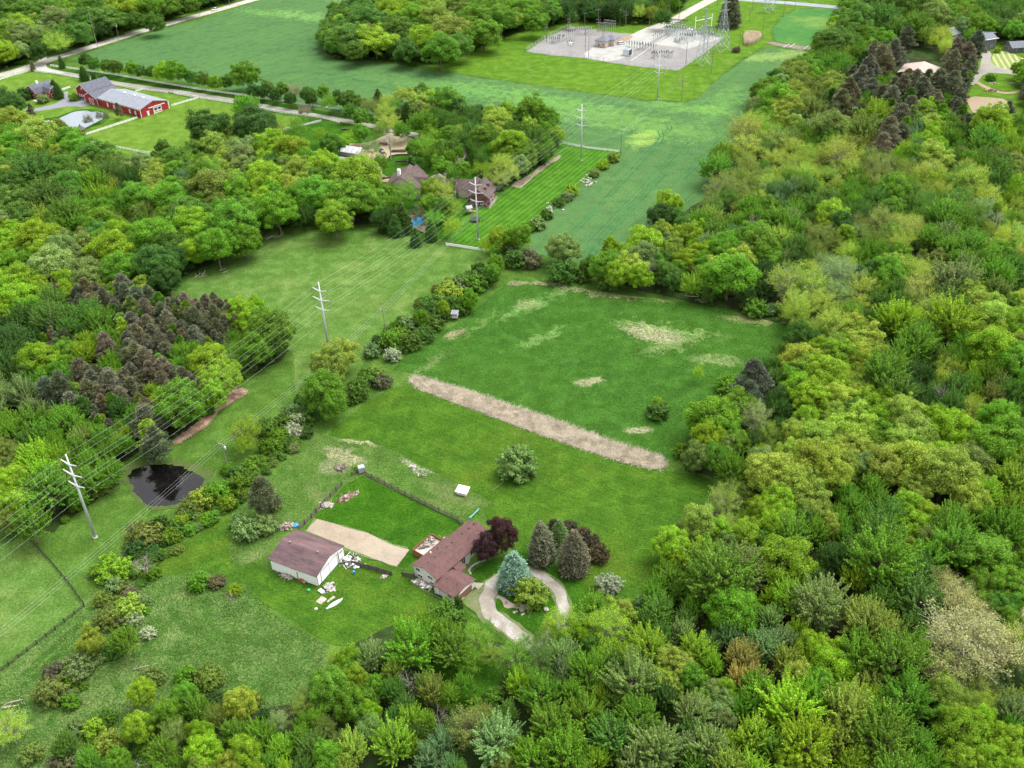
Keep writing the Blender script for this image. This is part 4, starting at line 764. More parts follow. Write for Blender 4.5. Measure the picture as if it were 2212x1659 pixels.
# ---------------------------------------------------------------- vehicles
def car(W, rz, paint, label, kind='suv', s=1.0):
    p = gp(*W); e = empty('parked_car', p, rz, label, 'car'); e.scale = (s, s, s)
    L_, w = 2.35, .93; roofl = {'suv': (-2.1, .9), 'sedan': (-1.5, .75), 'pickup': (-.6, .9)}[kind]
    V = []; F = []
    prof = [(-L_, .35), (-L_, .95), (roofl[0]-.25, 1.05), (1.0, 1.05), (L_-.15, .85), (L_, .6), (L_, .35)]
    for s_ in (-1, 1):
        for x, z in prof: V.append((x, s_*w*(1 if z < 1 else .96), z))
    n_ = len(prof); F = [tuple(range(n_-1, -1, -1)), tuple(range(n_, 2*n_))]+[(i, (i+1) % n_, n_+(i+1) % n_, n_+i) for i in range(n_)]
    b = mk('body', V, F, M[paint], e)
    r0, r1 = roofl; z1 = 1.7 if kind != 'sedan' else 1.42
    V = [(r0-.2,-.86,1.05),(r1+.65,-.86,1.05),(r1+.65,.86,1.05),(r0-.2,.86,1.05),(r0,-.72,z1),(r1,-.72,z1),(r1,.72,z1),(r0,.72,z1)]
    mk('cabin_glass', V, [(0,1,5,4),(1,2,6,5),(2,3,7,6),(3,0,4,7)], M['glass'], e)
    MB().box(r0-.02, r1+.02, -.74, .74, z1+.002, z1+.06).build('roof', M[paint], e)
    for sx in (-1.45, 1.45):
        for sy in (-1, 1): wv = MB().tube((sx, sy*.72, .36), (sx, sy*.96, .36), .36, .36, 12).build('wheel', M['tyre'], e); MB().tube((sx, sy*.965, .36), (sx, sy*.99, .36), .18, .18, 8).build('rim', M['steel'], wv)
    for sy in (-.65, .65): MB().box(L_-.02,L_+.03,sy-.2,sy+.2,.62,.78).build('headlight', M['trim'], e); MB().box(-L_-.03,-L_-.003,sy-.18,sy+.18,.7,.88).build('tail_light', M['rust'], e)
    return e
car((465,22.5), R(46), 'carw', 'white pickup driving on the gravel road beside the big crop field', 'pickup', 1.15)
car(c1(1402,612), R(32), 'carw', 'white van parked beside the tan substation building', 'suv', 1.1)
car(T(1,0,660,868), R(-10), 'carw', 'white car under the trees by the estate drive', 'sedan')
car(T(1,0,800,938), R(-50), 'carw', 'white car lowest of the row parked on the curved estate drive', 'suv')
car(T(1,0,757,885), R(-40), 'card', 'black car in the row parked on the curved estate drive', 'suv'); car(T(1,0,780,908), R(-45), 'card', 'dark car between the black and the white one on the curved drive', 'sedan')
car(T(1,0,545,1155), R(-15), 'card', 'black car with bright reflections behind the brown estate roof', 'suv')
car(T(1,0,265,990), R(-60), 'card', 'dark car on the sandy terrace beneath the pale tree', 'suv')
car(T(2,0,1810,190), R(20), 'card', 'black car parked on the grass behind the grey houses', 'suv')
car(T(2,0,2022,290), R(50), 'card', 'black car at the foot of the grey house porch', 'sedan')
car(T(0,0,628,668), R(60), 'carw', 'small white vehicle tucked against the red arena barn', 'sedan', .9)

# ---------------------------------------------------------------- red horse farm
O = gp(*q3(1775,895)); ar = empty('arena_barn', O, R(143), 'long red arena barn with a light grey metal roof and white trim', 'barn')
wallm(ar, .2, 41.0, -19.6, -.2, 5.0, 7.6, 'x', 'red'); roofm(ar, -.4, 41.6, -20.1, .3, 5.05, 7.95, 'x', 'roof_g')
MB().box(-.05,.14,-20.3,-19.9,0,5).box(-.05,.14,-.25,.1,0,5).build('corner_trim', M['trim'], ar)
MB().box(0,41,-.12,.0,4.3,4.75).build('fascia', M['trim'], ar)
MB().add([(-.02,.25,4.62),(-.02,-9.9,7.42),(-.02,-9.9,7.95),(-.02,.25,5.1)],[(0,1,2,3)]).add([(-.02,-20.1,4.62),(-.02,-9.9,7.42),(-.02,-9.9,7.95),(-.02,-20.1,5.1)],[(3,2,1,0)]).build('gable_trim', M['trim'], ar)
dr = opening(ar, 'barn_door', 'x-', -14.6, -9.2, .1, 3.3, .2, frame='trim', pane='trim', mull=1, fw=.25, t=.3)
MB().box(-.15,-.08,-14.2,-12.4,1.9,3.0).box(-.15,-.08,-11.5,-9.7,1.9,3.0).build('door_window', M['glass'], dr)
MB().box(-.15,-.08,-14.2,-12.4,.5,.9).box(-.15,-.08,-11.5,-9.7,.5,.9).build('door_brace', M['red'], dr)
MB().box(-.25,.1,-17.5,-6.0,4.0,4.35).build('door_track', M['trim'], ar); MB().box(.0,.15,-5.8,-4.5,0,2.4).box(-.1,.15,-6.2,-4.1,2.4,2.7).build('side_door', M['trim'], ar)
for x in (4.8, 10.2, 25.5, 32): opening(ar, 'window', 'y+', x, x+1.2, 1.0, 3.3, -.2, frame='trim', pane='trim')
for x in (9, 17, 27): MB().box(x-.6,x+.6,-10.6,-9.4,7.5,8.3).build('roof_vent', M['trim'], ar)
# middle barn: gable to the yard
mb_ = empty('stable', O, R(143), 'red stable with white crossed doors joining the arena barn to the gabled barn', 'barn')
wallm(mb_, 42.0, 55.0, -17, 0.3, 4.2, 7.0, 'y', 'red'); roofm(mb_, 41.7, 55.5, -17.2, 1.0, 4.25, 7.4, 'y', 'roof_d')
b = opening(mb_, 'stable_door', 'y+', 46.3, 50.3, .1, 3.4, .3, frame='trim', pane='red', fw=.22, t=.2, mull=1)
MB().tube((46.3,.55,.2),(50.3,.55,3.3),.14).tube((50.3,.55,.2),(46.3,.55,3.3),.14).build('door_brace', M['trim'], b)
MB().box(41.85,42.1,.2,.5,0,4.1).box(54.9,55.15,.2,.5,0,4.1).build('corner_trim', M['trim'], mb_)
MB().add([(41.7,1.02,4.0),(48.6,1.02,7.0),(48.6,1.02,7.45),(41.7,1.02,4.3)],[(0,1,2,3)]).add([(55.5,1.02,4.0),(48.6,1.02,7.0),(48.6,1.02,7.45),(55.5,1.02,4.3)],[(3,2,1,0)]).build('gable_trim', M['trim'], mb_)
gb = empty('gabled_barn', O, R(143), 'tall gabled red barn with a dark roof beside the white tank and conifer', 'barn')
# gabled barn stands square to the stable, its own ridge runs away from the pond
wallm(gb, 56.2, 68.2, -21, -3.2, 5.2, 9.0, 'y', 'red'); roofm(gb, 55.7, 68.7, -21.4, -2.6, 5.3, 9.4, 'y', 'roof_d')
for x in (58, 60.6, 63.2, 65.4): opening(gb, 'window', 'y+', x, x+1.2, 1.0, 2.6, -3.2, frame='trim', pane='trim')
MB().lathe(62.2,-3.1,[(.9,6.2),(.9,6.2)],12).tube((62.2,-3.25,6.3),(62.2,-3.05,6.3),.8,.8,14).build('round_window', M['trim'], gb)
MB().add([(55.7,-2.55,5.0),(62.2,-2.55,8.9),(62.2,-2.55,9.45),(55.7,-2.55,5.4)],[(0,1,2,3)]).add([(68.7,-2.55,5.0),(62.2,-2.55,8.9),(62.2,-2.55,9.45),(68.7,-2.55,5.4)],[(3,2,1,0)]).build('gable_trim', M['trim'], gb)
MB().box(56.0,56.25,-3.4,-3.1,0,5).box(68.1,68.35,-3.4,-3.1,0,5).build('corner_trim', M['trim'], gb)
# farmhouse with a gambrel roof
O = gp(*q3(325,640)); fh = empty('farmhouse', O, R(53), 'red gambrel roofed farmhouse with dark shingles and white trim', 'house')
wallm(fh, .5, 13.5, .3, 10.8, 3.4, 3.4, 'n', 'red')
def gambrel(par, x0, x1, y0, y1, ze, zk, zr, k, mat):
    ym = (y0+y1)/2; m = MB()
    pr__ = [(y0, ze), (y0+k, zk), (ym, zr), (y1-k, zk), (y1, ze)]
    for x in (x0, x1): m.V += [(x, y, z) for y, z in pr__]+[(x, y, z-.2) for y, z in pr__]
    for i in range(4): m.F += [(i, i+1, i+11, i+10), (i+5, i+15, i+16, i+6)]
    m.F += [(0, 10, 15, 5), (4, 9, 19, 14)]+[(i, i+5, i+6, i+1) for i in range(4)]+[(i+10, i+11, i+16, i+15) for i in range(4)]
    m.build('roof', M[mat], par)
    mk('gable_wall', [(x0+.4,y,z-.22) for y,z in pr__]+[(x1-.4,y,z-.22) for y,z in pr__], [(4,3,2,1,0),(5,6,7,8,9)], M['red'], par)
    t = MB()
    for x in (x0-.06, x1+.02):
        for (a, za), (b_, zb) in zip(pr__, pr__[1:]): t.add([(x,a,za-.3),(x,b_,zb-.3),(x,b_,zb+.06),(x,a,za+.06)],[(0,1,2,3)]).add([(x+.04,a,za-.3),(x+.04,b_,zb-.3),(x+.04,b_,zb+.06),(x+.04,a,za+.06)],[(3,2,1,0)])
    t.build('gable_trim', M['trim'], par)
gambrel(fh, 0, 14, 0, 11.1, 3.4, 6.3, 7.9, 1.9, 'roof_d')
w2 = empty('front_wing', (0, 0, 0)); w2.parent = fh; w2.location = (9.2, .4, 0); w2.rotation_euler = (0, 0, R(-90))
wallm(w2, .3, 7.0, -3.6, 3.6, 3.4, 3.4, 'n', 'red'); gambrel(w2, -4, 7.3, -4, 4, 3.4, 6.0, 7.3, 1.6, 'roof_d')
for a0, a1, z0, z1 in ((-1.0,1.0,4.4,5.9),(-2.6,-1.2,1,2.5),(1.2,2.6,1,2.5)): opening(w2,'window','x+',a0,a1,z0,z1,7.0,mull=1,fw=.2)
for a0, a1, z0, z1 in ((3.5,5.2,4.2,5.6),(6.2,7.9,4.2,5.6),(2,3.6,1,2.4),(7.4,9,1,2.4)): opening(fh,'window','x-',a0,a1,z0,z1,.4,mull=1,fw=.2)
for x in (2,4.4): opening(fh,'window','y-',x,x+1.4,1,2.5,.3,mull=1,fw=.2)
MB().box(5.5,6.6,5.0,6.1,6.9,9.2).build('chimney', M['white'], fh); MB().box(-3,5,-4.5,.2,.02,.25).build('patio', M['stone'], fh)
O = gp(*T(0,0,530,862)); gz = empty('gazebo', O, 0, 'small red gazebo with a pointed grey roof at the farm pond', 'gazebo')
for k in range(8): MB().tube((2*math.cos(k*.785),2*math.sin(k*.785),0),(2*math.cos(k*.785),2*math.sin(k*.785),2.6),.1).build('post', M['red'], gz)
MB().lathe(0,0,[(2.1,.0),(2.1,.3)],8).build('floor', M['dwood'], gz); MB().lathe(0,0,[(2.6,2.5),(1.2,3.7),(.3,4.8),(.03,5.5)],8).build('roof', M['roof_d'], gz); MB().lathe(0,0,[(2.05,.3),(2.05,1.0)],8).build('railing', M['red'], gz)

# ---------------------------------------------------------------- estate
O = gp(*T(1,0,395,1290)); es = empty('estate_house', O, R(-12), 'large brown shingled house with many gables and a brick end wing', 'house')
def wing(x0,x1,y0,y1,ze,zr,ax,wall='block'):
    wallm(es, x0+.4,x1-.4,y0+.4,y1-.4,ze,zr-.15,ax,wall); roofm(es,x0,x1,y0,y1,ze+.05,zr,ax,'roof_br')
wing(-9,9,0,17,5.5,11,'y'); wing(0,26,3,12,4.6,8.6,'x'); wing(-3,6,12,22,5,9,'y'); wing(10,20,0,12,4.8,8.8,'y')
wing(24,36,5,15,4.2,7.6,'x'); wing(33,44,-4,12,4.0,8.4,'y','brick'); wing(30,37,8,16,3.8,6.8,'y')
for (x,y) in ((37,2),(39.6,1),(40,6)): dm = MB().box(x,x+1.6,y,y+1.6,5.2,7.6).build('dormer', M['roof_br'], es); MB().box(x+.3,x+1.3,y-.06,y-.003,5.9,7.0).build('pane', M['glass'], dm)
MB().box(-3,-1.6,5,6.4,8.5,12.6).build('chimney', M['white'], es)
for x in (34.5,37,39.5): opening(es,'window','y-',x,x+1.2,1,2.6,-3.6,mull=1)
for x in (-6,-2,2,12,15): opening(es,'window','y-',x,x+1.6,1.2,3.2,.4,mull=1)
opening(es,'window','x+',-1,1,1,2.4,43.6); opening(es,'window','x+',4,6,1,2.4,43.6)
O = gp(*T(1,0,75,1000)); gh = empty('greenhouse', O, R(-25), 'pale film covered greenhouse frame near the sandy terrace', 'greenhouse')
wallm(gh,-6,6,-4,4,2.4,4,'x','shade'); roofm(gh,-6.2,6.2,-4.3,4.3,2.42,4.2,'x','shade')
ribs = MB()
for x in (-6.2,-3.1,0,3.1,6.2): ribs.tube((x,-4.3,2.5),(x,0,4.3),.09).tube((x,0,4.3),(x,4.3,2.5),.09)
ribs.build('frame', M['white'], gh)
for W, a, sz, lab in ((T(1,0,25,1050),-25,5,'white covered frame beside the greenhouse, nearer the big lime tree'),):
    e = empty('cold_frame', gp(*W), R(a), lab, 'frame'); MB().box(-sz,sz,-3,3,0,1.2).build('base', M['white'], e); roofm(e,-sz-.2,sz+.2,-3.2,3.2,1.25,2.4,'x','shade')
def curvewall(W, label, mat='dwood', h=1.1):
    P = [gp(*w) for w in W]; P2 = smooth([tuple(p[:2]) for p in P], 2, False); O_ = np.array(P2[0]); m = MB()
    for a, b in zip(P2, P2[1:]): a = np.array(a)-O_; b = np.array(b)-O_; m.tube((a[0],a[1],h/2),(b[0],b[1],h/2),h/2,h/2,4)
    o = m.build('hedge_wall', M[mat]); o.location = (O_[0],O_[1],0); tag(o,label,'low wall')
curvewall([T(1,0,0,845),T(1,0,60,842),T(1,0,110,865),T(1,0,115,885),T(1,0,70,905),T(1,0,-20,908)], 'dark curved edging around the oval lawn near the greenhouse')
curvewall([T(1,0,310,1020),T(1,0,350,1008),T(1,0,420,1005),T(1,0,480,1010),T(1,0,530,1015)], 'upper dark curved low wall of the sandy terraces', h=.9)
curvewall([T(1,0,350,1050),T(1,0,400,1045),T(1,0,460,1052),T(1,0,490,1070),T(1,0,485,1090)], 'middle dark curved low wall of the sandy terraces', h=.8)
curvewall([T(1,0,265,1160),T(1,0,320,1155),T(1,0,390,1140)], 'lowest dark low wall of the sandy terraces beside the brown roof', h=.9)
for i, (W, l) in enumerate(((T(1,0,370,985),4),(T(1,0,270,940),2.5))): solid('timber_stack', MB().rbox(0,0,l*2,1.6,0,.8).rbox(.3,.2,l*1.8,1.2,.8,1.3,.1), 'wood', W, ['long stack of dark timber on the terrace behind the curved wall','short stack of dark timber under the spreading bare tree'][i], 'timber', R(-5))
tp = empty('trampoline', gp(*T(1,0,868,1430)), 0, 'round black trampoline beside the steel pole on the striped lawn', 'trampoline')
MB().lathe(0,0,[(2.1,.85),(2.1,.93)],20).build('mat', M['black'], tp); MB().lathe(0,0,[(2.15,.82),(2.5,.9),(2.5,.98),(2.15,.96)],20).build('rim', M['black'], tp)
for k in range(6): MB().tube((2.35*math.cos(k*1.047),2.35*math.sin(k*1.047),0),(2.35*math.cos(k*1.047),2.35*math.sin(k*1.047),.85),.05).build('leg', M['steel'], tp)
ps = empty('playset', gp(*T(1,0,828,1385)), R(20), 'wooden playset with an orange slide near the brick wing', 'playset')
for sx in (-1,1):
    for sy in (-1,1): MB().box(sx*1.1-.08,sx*1.1+.08,sy*1.1-.08,sy*1.1+.08,0,3.2).build('post', M['wood'], ps)
MB().box(-1.2,1.2,-1.2,1.2,1.5,1.65).build('platform', M['deckw'], ps); roofm(ps,-1.5,1.5,-1.5,1.5,3.2,4.2,'x','cloth')
MB().add([(1.2,-.4,1.6),(3.6,-.4,.2),(3.6,.4,.2),(1.2,.4,1.6),(1.2,-.4,1.5),(3.6,-.4,.1),(3.6,.4,.1),(1.2,.4,1.5)],[(0,1,2,3),(7,6,5,4),(0,4,5,1),(2,6,7,3)]).build('slide', M['orange'], ps); MB().tube((-1.2,0,3),(-4.5,0,3),.1).tube((-4.5,0,3),(-4.8,1.3,0),.09).tube((-4.5,0,3),(-4.8,-1.3,0),.09).build('swing_frame', M['wood'], ps)

# ---------------------------------------------------------------- substation
O = gp(*c1(1180,660)); cb = empty('control_building', O, R(-34), 'tan block control building with a dark hip roof in the substation', 'building')
wallm(cb,-7.8,0,.2,10,3.9,3.9,'n','block'); wallm(cb,-5,3.4,6,14.6,3.9,3.9,'n','block','side_wall')
def hip(par, x0,x1,y0,y1,ze,zr,mat,i=3.0):
    V=[(x0,y0,ze),(x1,y0,ze),(x1,y1,ze),(x0,y1,ze),(x0+i,(y0+y1)/2,zr),(x1-i,(y0+y1)/2,zr)]; V+= [(x,y,z-.2) for x,y,z in V[:4]]
    mk('roof',V,[(0,1,5,4),(1,2,5),(2,3,4,5),(3,0,4),(0,6,7,1),(1,7,8,2),(2,8,9,3),(3,9,6,0)],M[mat],par)
hip(cb,-8.6,.7,-.5,10.6,4.1,6.4,'roof_k',4.2); hip(cb,-5.6,4.0,5.4,15.2,4.15,6.2,'roof_k',4.2)
opening(cb,'door','y-',-5.6,-4.6,.1,2.3,.2,frame='trim',pane='dwood'); opening(cb,'window','y-',-2.4,-1.2,1.2,2.4,.2)
for y in (8.5,11,13): opening(cb,'window','x+',y,y+.8,1.0,2.2,3.4)
SG = 'wooden poles around the substation'
SP = [((370,580),13.5,'beside the left fence of the substation',((-4,1.4),(-6,1.2))), ((678,465),13,'nearest the bend of the left substation fence',((-3,1.2),(-5,1))), ((772,415),13,'behind the left switchyard, second along its far fence',((-3,1.2),)), ((895,375),10,'pale and T-shaped beyond the far substation fence',((-.2,1.6),)),
      ((973,265),16,'tall in the clearing behind the substation fence',((-5,1.5),(-2,1.5))), ((1080,450),18,'with many arms behind the control building roof',((-2,1.2),(-9,1.6),(-11,1.6))), ((1105,300),13,'paired just beyond the far fence by the control building',((-1,1),(-3,1.4))), ((1160,480),9,'short beside the grey switchgear',()), ((1382,360),12,'at the wood edge behind the switchgear',((-.4,.9),)),
      ((1460,405),15,'with wire coils at the wood edge behind the switchgear',((-3,1.6),(-5,1.6))), ((1787,375),12,'left of the access road mouth',()), ((2055,340),13,'right of the access road mouth',()), ((903,695),14,'standing alone in the left half of the substation gravel',((-11,1),)), ((950,805),15,'at the front fence below the control building',((-.3,.6),)), ((1135,540),9,'rising beside the control building roof',())]
for (x,y),h,l,a in SP: wpole(c1(x,y), h, 'wooden pole '+l, arms=a, group=SG)
for (x,y),h,l,a in (((540,905),15,'at the rounded front corner of the substation fence',((-.5,1),)), ((895,1015),14,'pale, on the mown grass between lattice tower and crop',((-1,1.2),(-3,1.4))), ((830,750),17,'thin, on the right fence of the substation',()), ((1125,580),15,'pale, behind the tallest lattice tower',()), ((1598,520),15,'pale, beside the patch of dry reeds',()), ((1278,690),11,'thin, left of the patch of dry reeds',((-.5,.8),)),
                    ((1415,300),8,'short, on the grass beyond the substation',((-.4,1),(-1.4,1))), ((2055,110),12,'beside the paved road at the crop corner',()), ((1460,135),12,'below the paved road near the dark conifer',()), ((975,95),12,'beside the access road near the dark conifer',()), ((1890,235),16,'pale, near the far lattice tower',()), ((300,340),14,'third along the access road into the substation',()), ((445,265),12,'beyond the gate along the access road',()), ((395,150),12,'at the wood edge along the access road',())):
    wpole(c2(x,y), h, 'wooden pole '+l, arms=a, group=SG)
def lattice(W, h, wb, label, arms, rz=.5, wt=.9):
    e = empty('lattice_tower', gp(*W), rz, label, 'pylon'); n_ = 9; zs = [h*(1-(1-i/n_)**1.0) for i in range(n_+1)]
    wd = lambda z: wt+(wb-wt)*max(0, 1-z/(h*.72))**1.0 if z < h*.72 else wt
    lg = []
    for sx in (-1,1):
        for sy in (-1,1):
            m = MB()
            for a, b in zip(zs, zs[1:]): m.tube((sx*wd(a)/2,sy*wd(a)/2,a),(sx*wd(b)/2,sy*wd(b)/2,b),.14,.12,4)
            m.build('leg', M['lat'], e)
    m = MB()
    for a, b in zip(zs, zs[1:]):
        A, B = wd(a)/2, wd(b)/2
        for (p, q) in (((-1,-1),(1,-1)),((1,-1),(1,1)),((1,1),(-1,1)),((-1,1),(-1,-1))):
            m.tube((p[0]*A,p[1]*A,a),(q[0]*B,q[1]*B,b),.07,.07,4).tube((q[0]*A,q[1]*A,a),(p[0]*B,p[1]*B,b),.07,.07,4).tube((p[0]*B,p[1]*B,b),(q[0]*B,q[1]*B,b),.07,.07,4)
    m.build('bracing', M['lat'], e)
    for z, w in arms:
        a = MB()
        for s in (-1,1): a.tube((0,.4,z),(s*w,0,z),.1,.07,4).tube((0,-.4,z),(s*w,0,z),.1,.07,4).tube((0,0,z+1.2),(s*w,0,z),.08,.07,4)
        a.build('cross_arm', M['lat'], e)
    return e
lattice(c2(770,890), 35, 7.5, 'lattice tower standing at the right edge of the substation gravel', ((24,4.5),(30,3)))
lattice(c2(1035,700), 40, 8.5, 'tallest lattice tower, on the grass right of the substation', ((38,3.2),(31,4.5),(26,4.2)))
lattice(c2(1690,165), 34, 7.5, 'lattice tower cut off by the top edge near the paved road', ((28,4),))
# switchgear: posts with insulators, bus bars, breakers
def switch(W, n, sp, rz, h, label, mat='lat', ins=True):
    e = empty('switchgear', gp(*W), rz, label, 'switchgear'); m = MB(); i_ = MB(); bz = MB()
    for k in range(n):
        for s in (-1.6, 1.6):
            x = (k-(n-1)/2)*sp; m.tube((x,s,0),(x,s,h),.17,.14,5); m.tube((x-.5,s,h),(x+.5,s,h),.09,.09,4)
            if ins:
                i_.lathe(x,s,[(.16,h),(.28,h+.3),(.16,h+.5),(.28,h+.8),(.14,h+1.3)],6)
        bz.tube(((k-(n-1)/2)*sp,-1.6,h+1.35),((k-(n-1)/2)*sp,1.6,h+1.35),.07,.07,4)
    L_ = (n-1)*sp/2+1; m.tube((-L_,0,h-.3),(L_,0,h-.3),.1,.1,4)
    m.build('stand', M[mat], e); bz.build('bus_bar', M['steel'], e)
    if ins: i_.build('insulators', M['insul'], e)
SW_ = [(c1(480,590),5,1.5,-32,2.2,'leftmost low bank of grey switchgear in the substation'),(c1(570,570),3,1.5,60,2.5,'grey switchgear bank behind the leftmost one'),(c1(700,540),4,1.6,-32,4,'taller grey switchgear cluster in the left switchyard'),(c1(700,620),3,1.8,-32,1.5,'low pale switchgear nearest the left switchyard front'),
 (c1(860,470),5,1.6,-32,2.5,'grey switchgear bank behind the lone pole'),(c1(950,480),4,1.5,-32,3,'grey switchgear bank left of the control building'),(c1(1240,430),6,1.5,-30,4.5,'big bright switchgear block behind the control building'),(c1(1130,420),4,1.5,-30,3,'switchgear behind the many armed pole'),
 (c1(1580,670),6,2.0,-35,2.6,'row of dark insulators beside the large transformer'),(c1(1770,690),6,2.0,-35,2.4,'row of dark insulators right of the large transformer'),(c1(1900,530),3,4,60,1.8,'three dark insulator posts beside the cable trench'),
 (c1(2100,500),6,2.0,-30,4.2,'upper bank of dark insulators near the substation gate'),(c1(2150,440),7,2.2,-30,4.5,'far bank of dark insulators along the substation back fence'),(c1(1870,810),3,2,-30,2.5,'grey switch frames in front of the fifth steel pole'),
 (c2(330,480),5,2.0,-30,3.5,'bank of insulators left of the pale transformer'),(c2(570,500),6,2,-30,3.2,'dense bank of switchgear at the pale transformer'),(c2(560,560),6,1.8,-30,2.8,'dark insulator row in front of the pale transformer'),(c2(500,600),3,2,-30,2.0,'small dark insulator row at the front of the pale transformer'),
 (c2(830,480),7,1.8,-30,3.5,'bank of dark insulators behind the lattice tower'),(c2(740,540),4,2,-30,2.5,'insulator row under the first lattice tower'),(c2(860,540),4,2,-30,2.5,'insulator row at the right gravel edge'),(c2(240,780),4,1.8,-30,2.0,'low switchgear on the round pale gravel patch'),(c2(310,790),3,1.6,50,2.2,'bluish switchgear on the round pale gravel patch'),(c2(110,790),2,1.6,-30,2.2,'pale switchgear box pair beside the fifth steel pole')]
for W, n_, s_, rz, h, l in SW_: switch(W, n_, s_, R(rz), h*1.35, l)
def transformer(W, rz, label, mat='fibre', s=1.0):
    e = empty('transformer', gp(*W), rz, label, 'transformer'); e.scale = (s,s,s)
    MB().box(-2.2,2.2,-1.6,1.6,.4,4.2).build('tank', M[mat], e); f = MB()
    for k in range(9): f.box(2.22,3.1,-1.5+k*.35,-1.35+k*.35,.8,4.0)
    f.build('radiator', M['steel'] if mat != 'fibre' else M['roof_k'], e); i_ = MB()
    for k in (-1.3,0,1.3): i_.lathe(k,.5,[(.3,4.2),(.18,4.6),(.28,5),(.15,5.8)],8)
    i_.build('bushings', M['insul'], e); MB().tube((-1.5,-1.1,4.9),(1.5,-1.1,4.9),.45,.45,10).build('conservator', M[mat], e); MB().box(-2.8,3.3,-2.2,2.2,0,.4).build('plinth', M['stone'], e)
transformer(c1(1475,765), R(-30), 'large pale blue transformer in the middle of the substation')
transformer(c2(590,480), R(-30), 'white topped transformer amid the dense switchgear', 'white', .9)
transformer(c1(2180,585), R(-30), 'small grey breaker unit on the upper gravel', 'steel', .55); transformer(c2(410,570), R(-30), 'grey breaker unit left of the pale transformer', 'steel', .6)
transformer(c1(465,600), R(-30), 'small grey cabinet unit at the left switchyard', 'steel', .5); transformer(c1(705,630), R(-30), 'small pale cabinet unit at the front of the left switchyard', 'white', .5)
gan = empty('bus_gantry', gp(*c2(830,470)), R(-32), 'white steel bus gantry behind the first lattice tower', 'gantry')
MB().tube((-9,0,0),(-9,0,11),.25).build('leg', M['white'], gan); MB().tube((3,0,0),(3,0,14),.25).build('leg', M['white'], gan); MB().tube((-9,0,8),(3,0,11.5),.3).build('beam', M['white'], gan)
tr = MB(); A_, B_ = gp(*c1(1530,850)), gp(*c1(2030,500)); d_ = B_-A_; an_ = math.atan2(d_[1], d_[0]); tr.rbox(d_[0]/2, d_[1]/2, np.linalg.norm(d_), .8, 0, .35, an_); tr = tr.build('cable_trench', M['stone']); tr.location = tuple(A_); tag(tr,'long pale cable trench cover crossing the substation gravel','cable trench')
sh = MB(); 
for i in range(22): sh.rbox((i-11)*2.4, 0, 2.3, .5, 0, .5+.2*math.sin(i*2.3), 0)
A_, B_ = gp(*c2(270,370)), gp(*c2(560,395)); an_ = math.atan2(B_[1]-A_[1], B_[0]-A_[0]); bus = MB()
for k in range(4): bus.tube((0,k*1.4,5),(np.linalg.norm(B_-A_),k*1.4,5),.12,.12,5)
be = empty('bus_rack', A_, an_, 'rack of dark horizontal bus pipes beside the substation gate', 'bus rack'); bus.build('pipes', M['dwood'], be)
for x in (0,.5,1): MB().tube((x*np.linalg.norm(B_-A_),0,0),(x*np.linalg.norm(B_-A_),0,5),.15).tube((x*np.linalg.norm(B_-A_),4.2,0),(x*np.linalg.norm(B_-A_),4.2,5),.15).build('post', M['lat'], be)
cul = [c2(1930,640), c2(2010,640), c2(2200,665), c2(2290,680)]
for i, w in enumerate(cul): solid('culvert_pipe', MB().tube((-5,0,.3),(5,0,.3),.35,.35,8), 'stone', w, 'pale culvert crossing the muddy ditch, number %s from the reeds' % ['one','two','three','four'][i], 'culvert', R(55), group='culverts across the ditch')

# ---------------------------------------------------------------- east houses
bt = lambda x, y: (1900.8+.140625*x, .140625*y)
O = gp(*bt(265,1110), 4); tb = empty('storage_barn', (O[0], O[1], 0), math.atan2(17.5, 11.1), 'tan metal roofed barn buried in the dark pines', 'barn')
wallm(tb, .5, 19.6, -21.5, -.5, 3.8, 6.2, 'x', 'dwood'); roofm(tb, 0, 20.2, -22.4, 0, 4, 6.8, 'x', 'roof_t')
opening(tb, 'door', 'x-', -14, -8, .1, 3.2, .5, pane='rwood'); opening(tb, 'window', 'y-', 6, 8, 1.5, 2.6, -21.5)
def ghouse(W, rz, L_, Wd, ze, zr, label, wall='grey_w', roof='roof_k', name='grey_house'):
    e = empty(name, gp(*W), rz, label, 'house'); wallm(e,.4,L_-.4,.4,Wd-.4,ze,zr-.2,'x',wall); roofm(e,0,L_,0,Wd,ze+.05,zr,'x',roof)
    for x in (L_*.25, L_*.6): opening(e,'window','y-',x,x+1.3,1.2,2.6,.4,mull=1)
    opening(e,'window','x-',Wd*.4,Wd*.6,1.2,2.6,.4); opening(e,'door','x-',Wd*.7,Wd*.85,.1,2.3,.4,pane='dwood'); return e
e = ghouse(bt(1080,680), R(35), 16, 11, 5.5, 9, 'grey house half hidden behind leafy trees, left of the porch house')
e = ghouse(bt(1560,780), R(20), 12, 12, 6.5, 9.2, 'tall grey house with a white edged flat porch roof'); MB().box(8,20,10,18,6.8,7.1).build('upper_roof', M['roof_k'], e); MB().box(8.4,19.6,10.4,17.6,0,6.79).build('rear_wing', M['grey_w'], e); MB().box(-.3,12.3,-.3,.0,6.5,6.9).build('fascia', M['trim'], e)
ghouse(bt(2010,820), R(5), 14, 11, 3.2, 6.2, 'low grey shed cut by the right edge of the photo', name='grey_shed')
clutter('burn_pile', T(2,0,2000,590), 90, 5, ['dwood','rust','lightw'], 21, 'charred burn pile on the dirt loop below the grey houses', 'burn pile', .9, asp=.5)
clutter('rubble_pile', T(2,0,2150,545), 60, 4, ['stone','lightw'], 22, 'pale rubble at the right edge of the grass island', 'rubble', .8, asp=.5); clutter('rubble_pile', T(2,0,2010,540), 40, 3, ['stone','gstone'], 23, 'low grey stones under the bush on the grass island', 'rubble', .5, asp=.5)
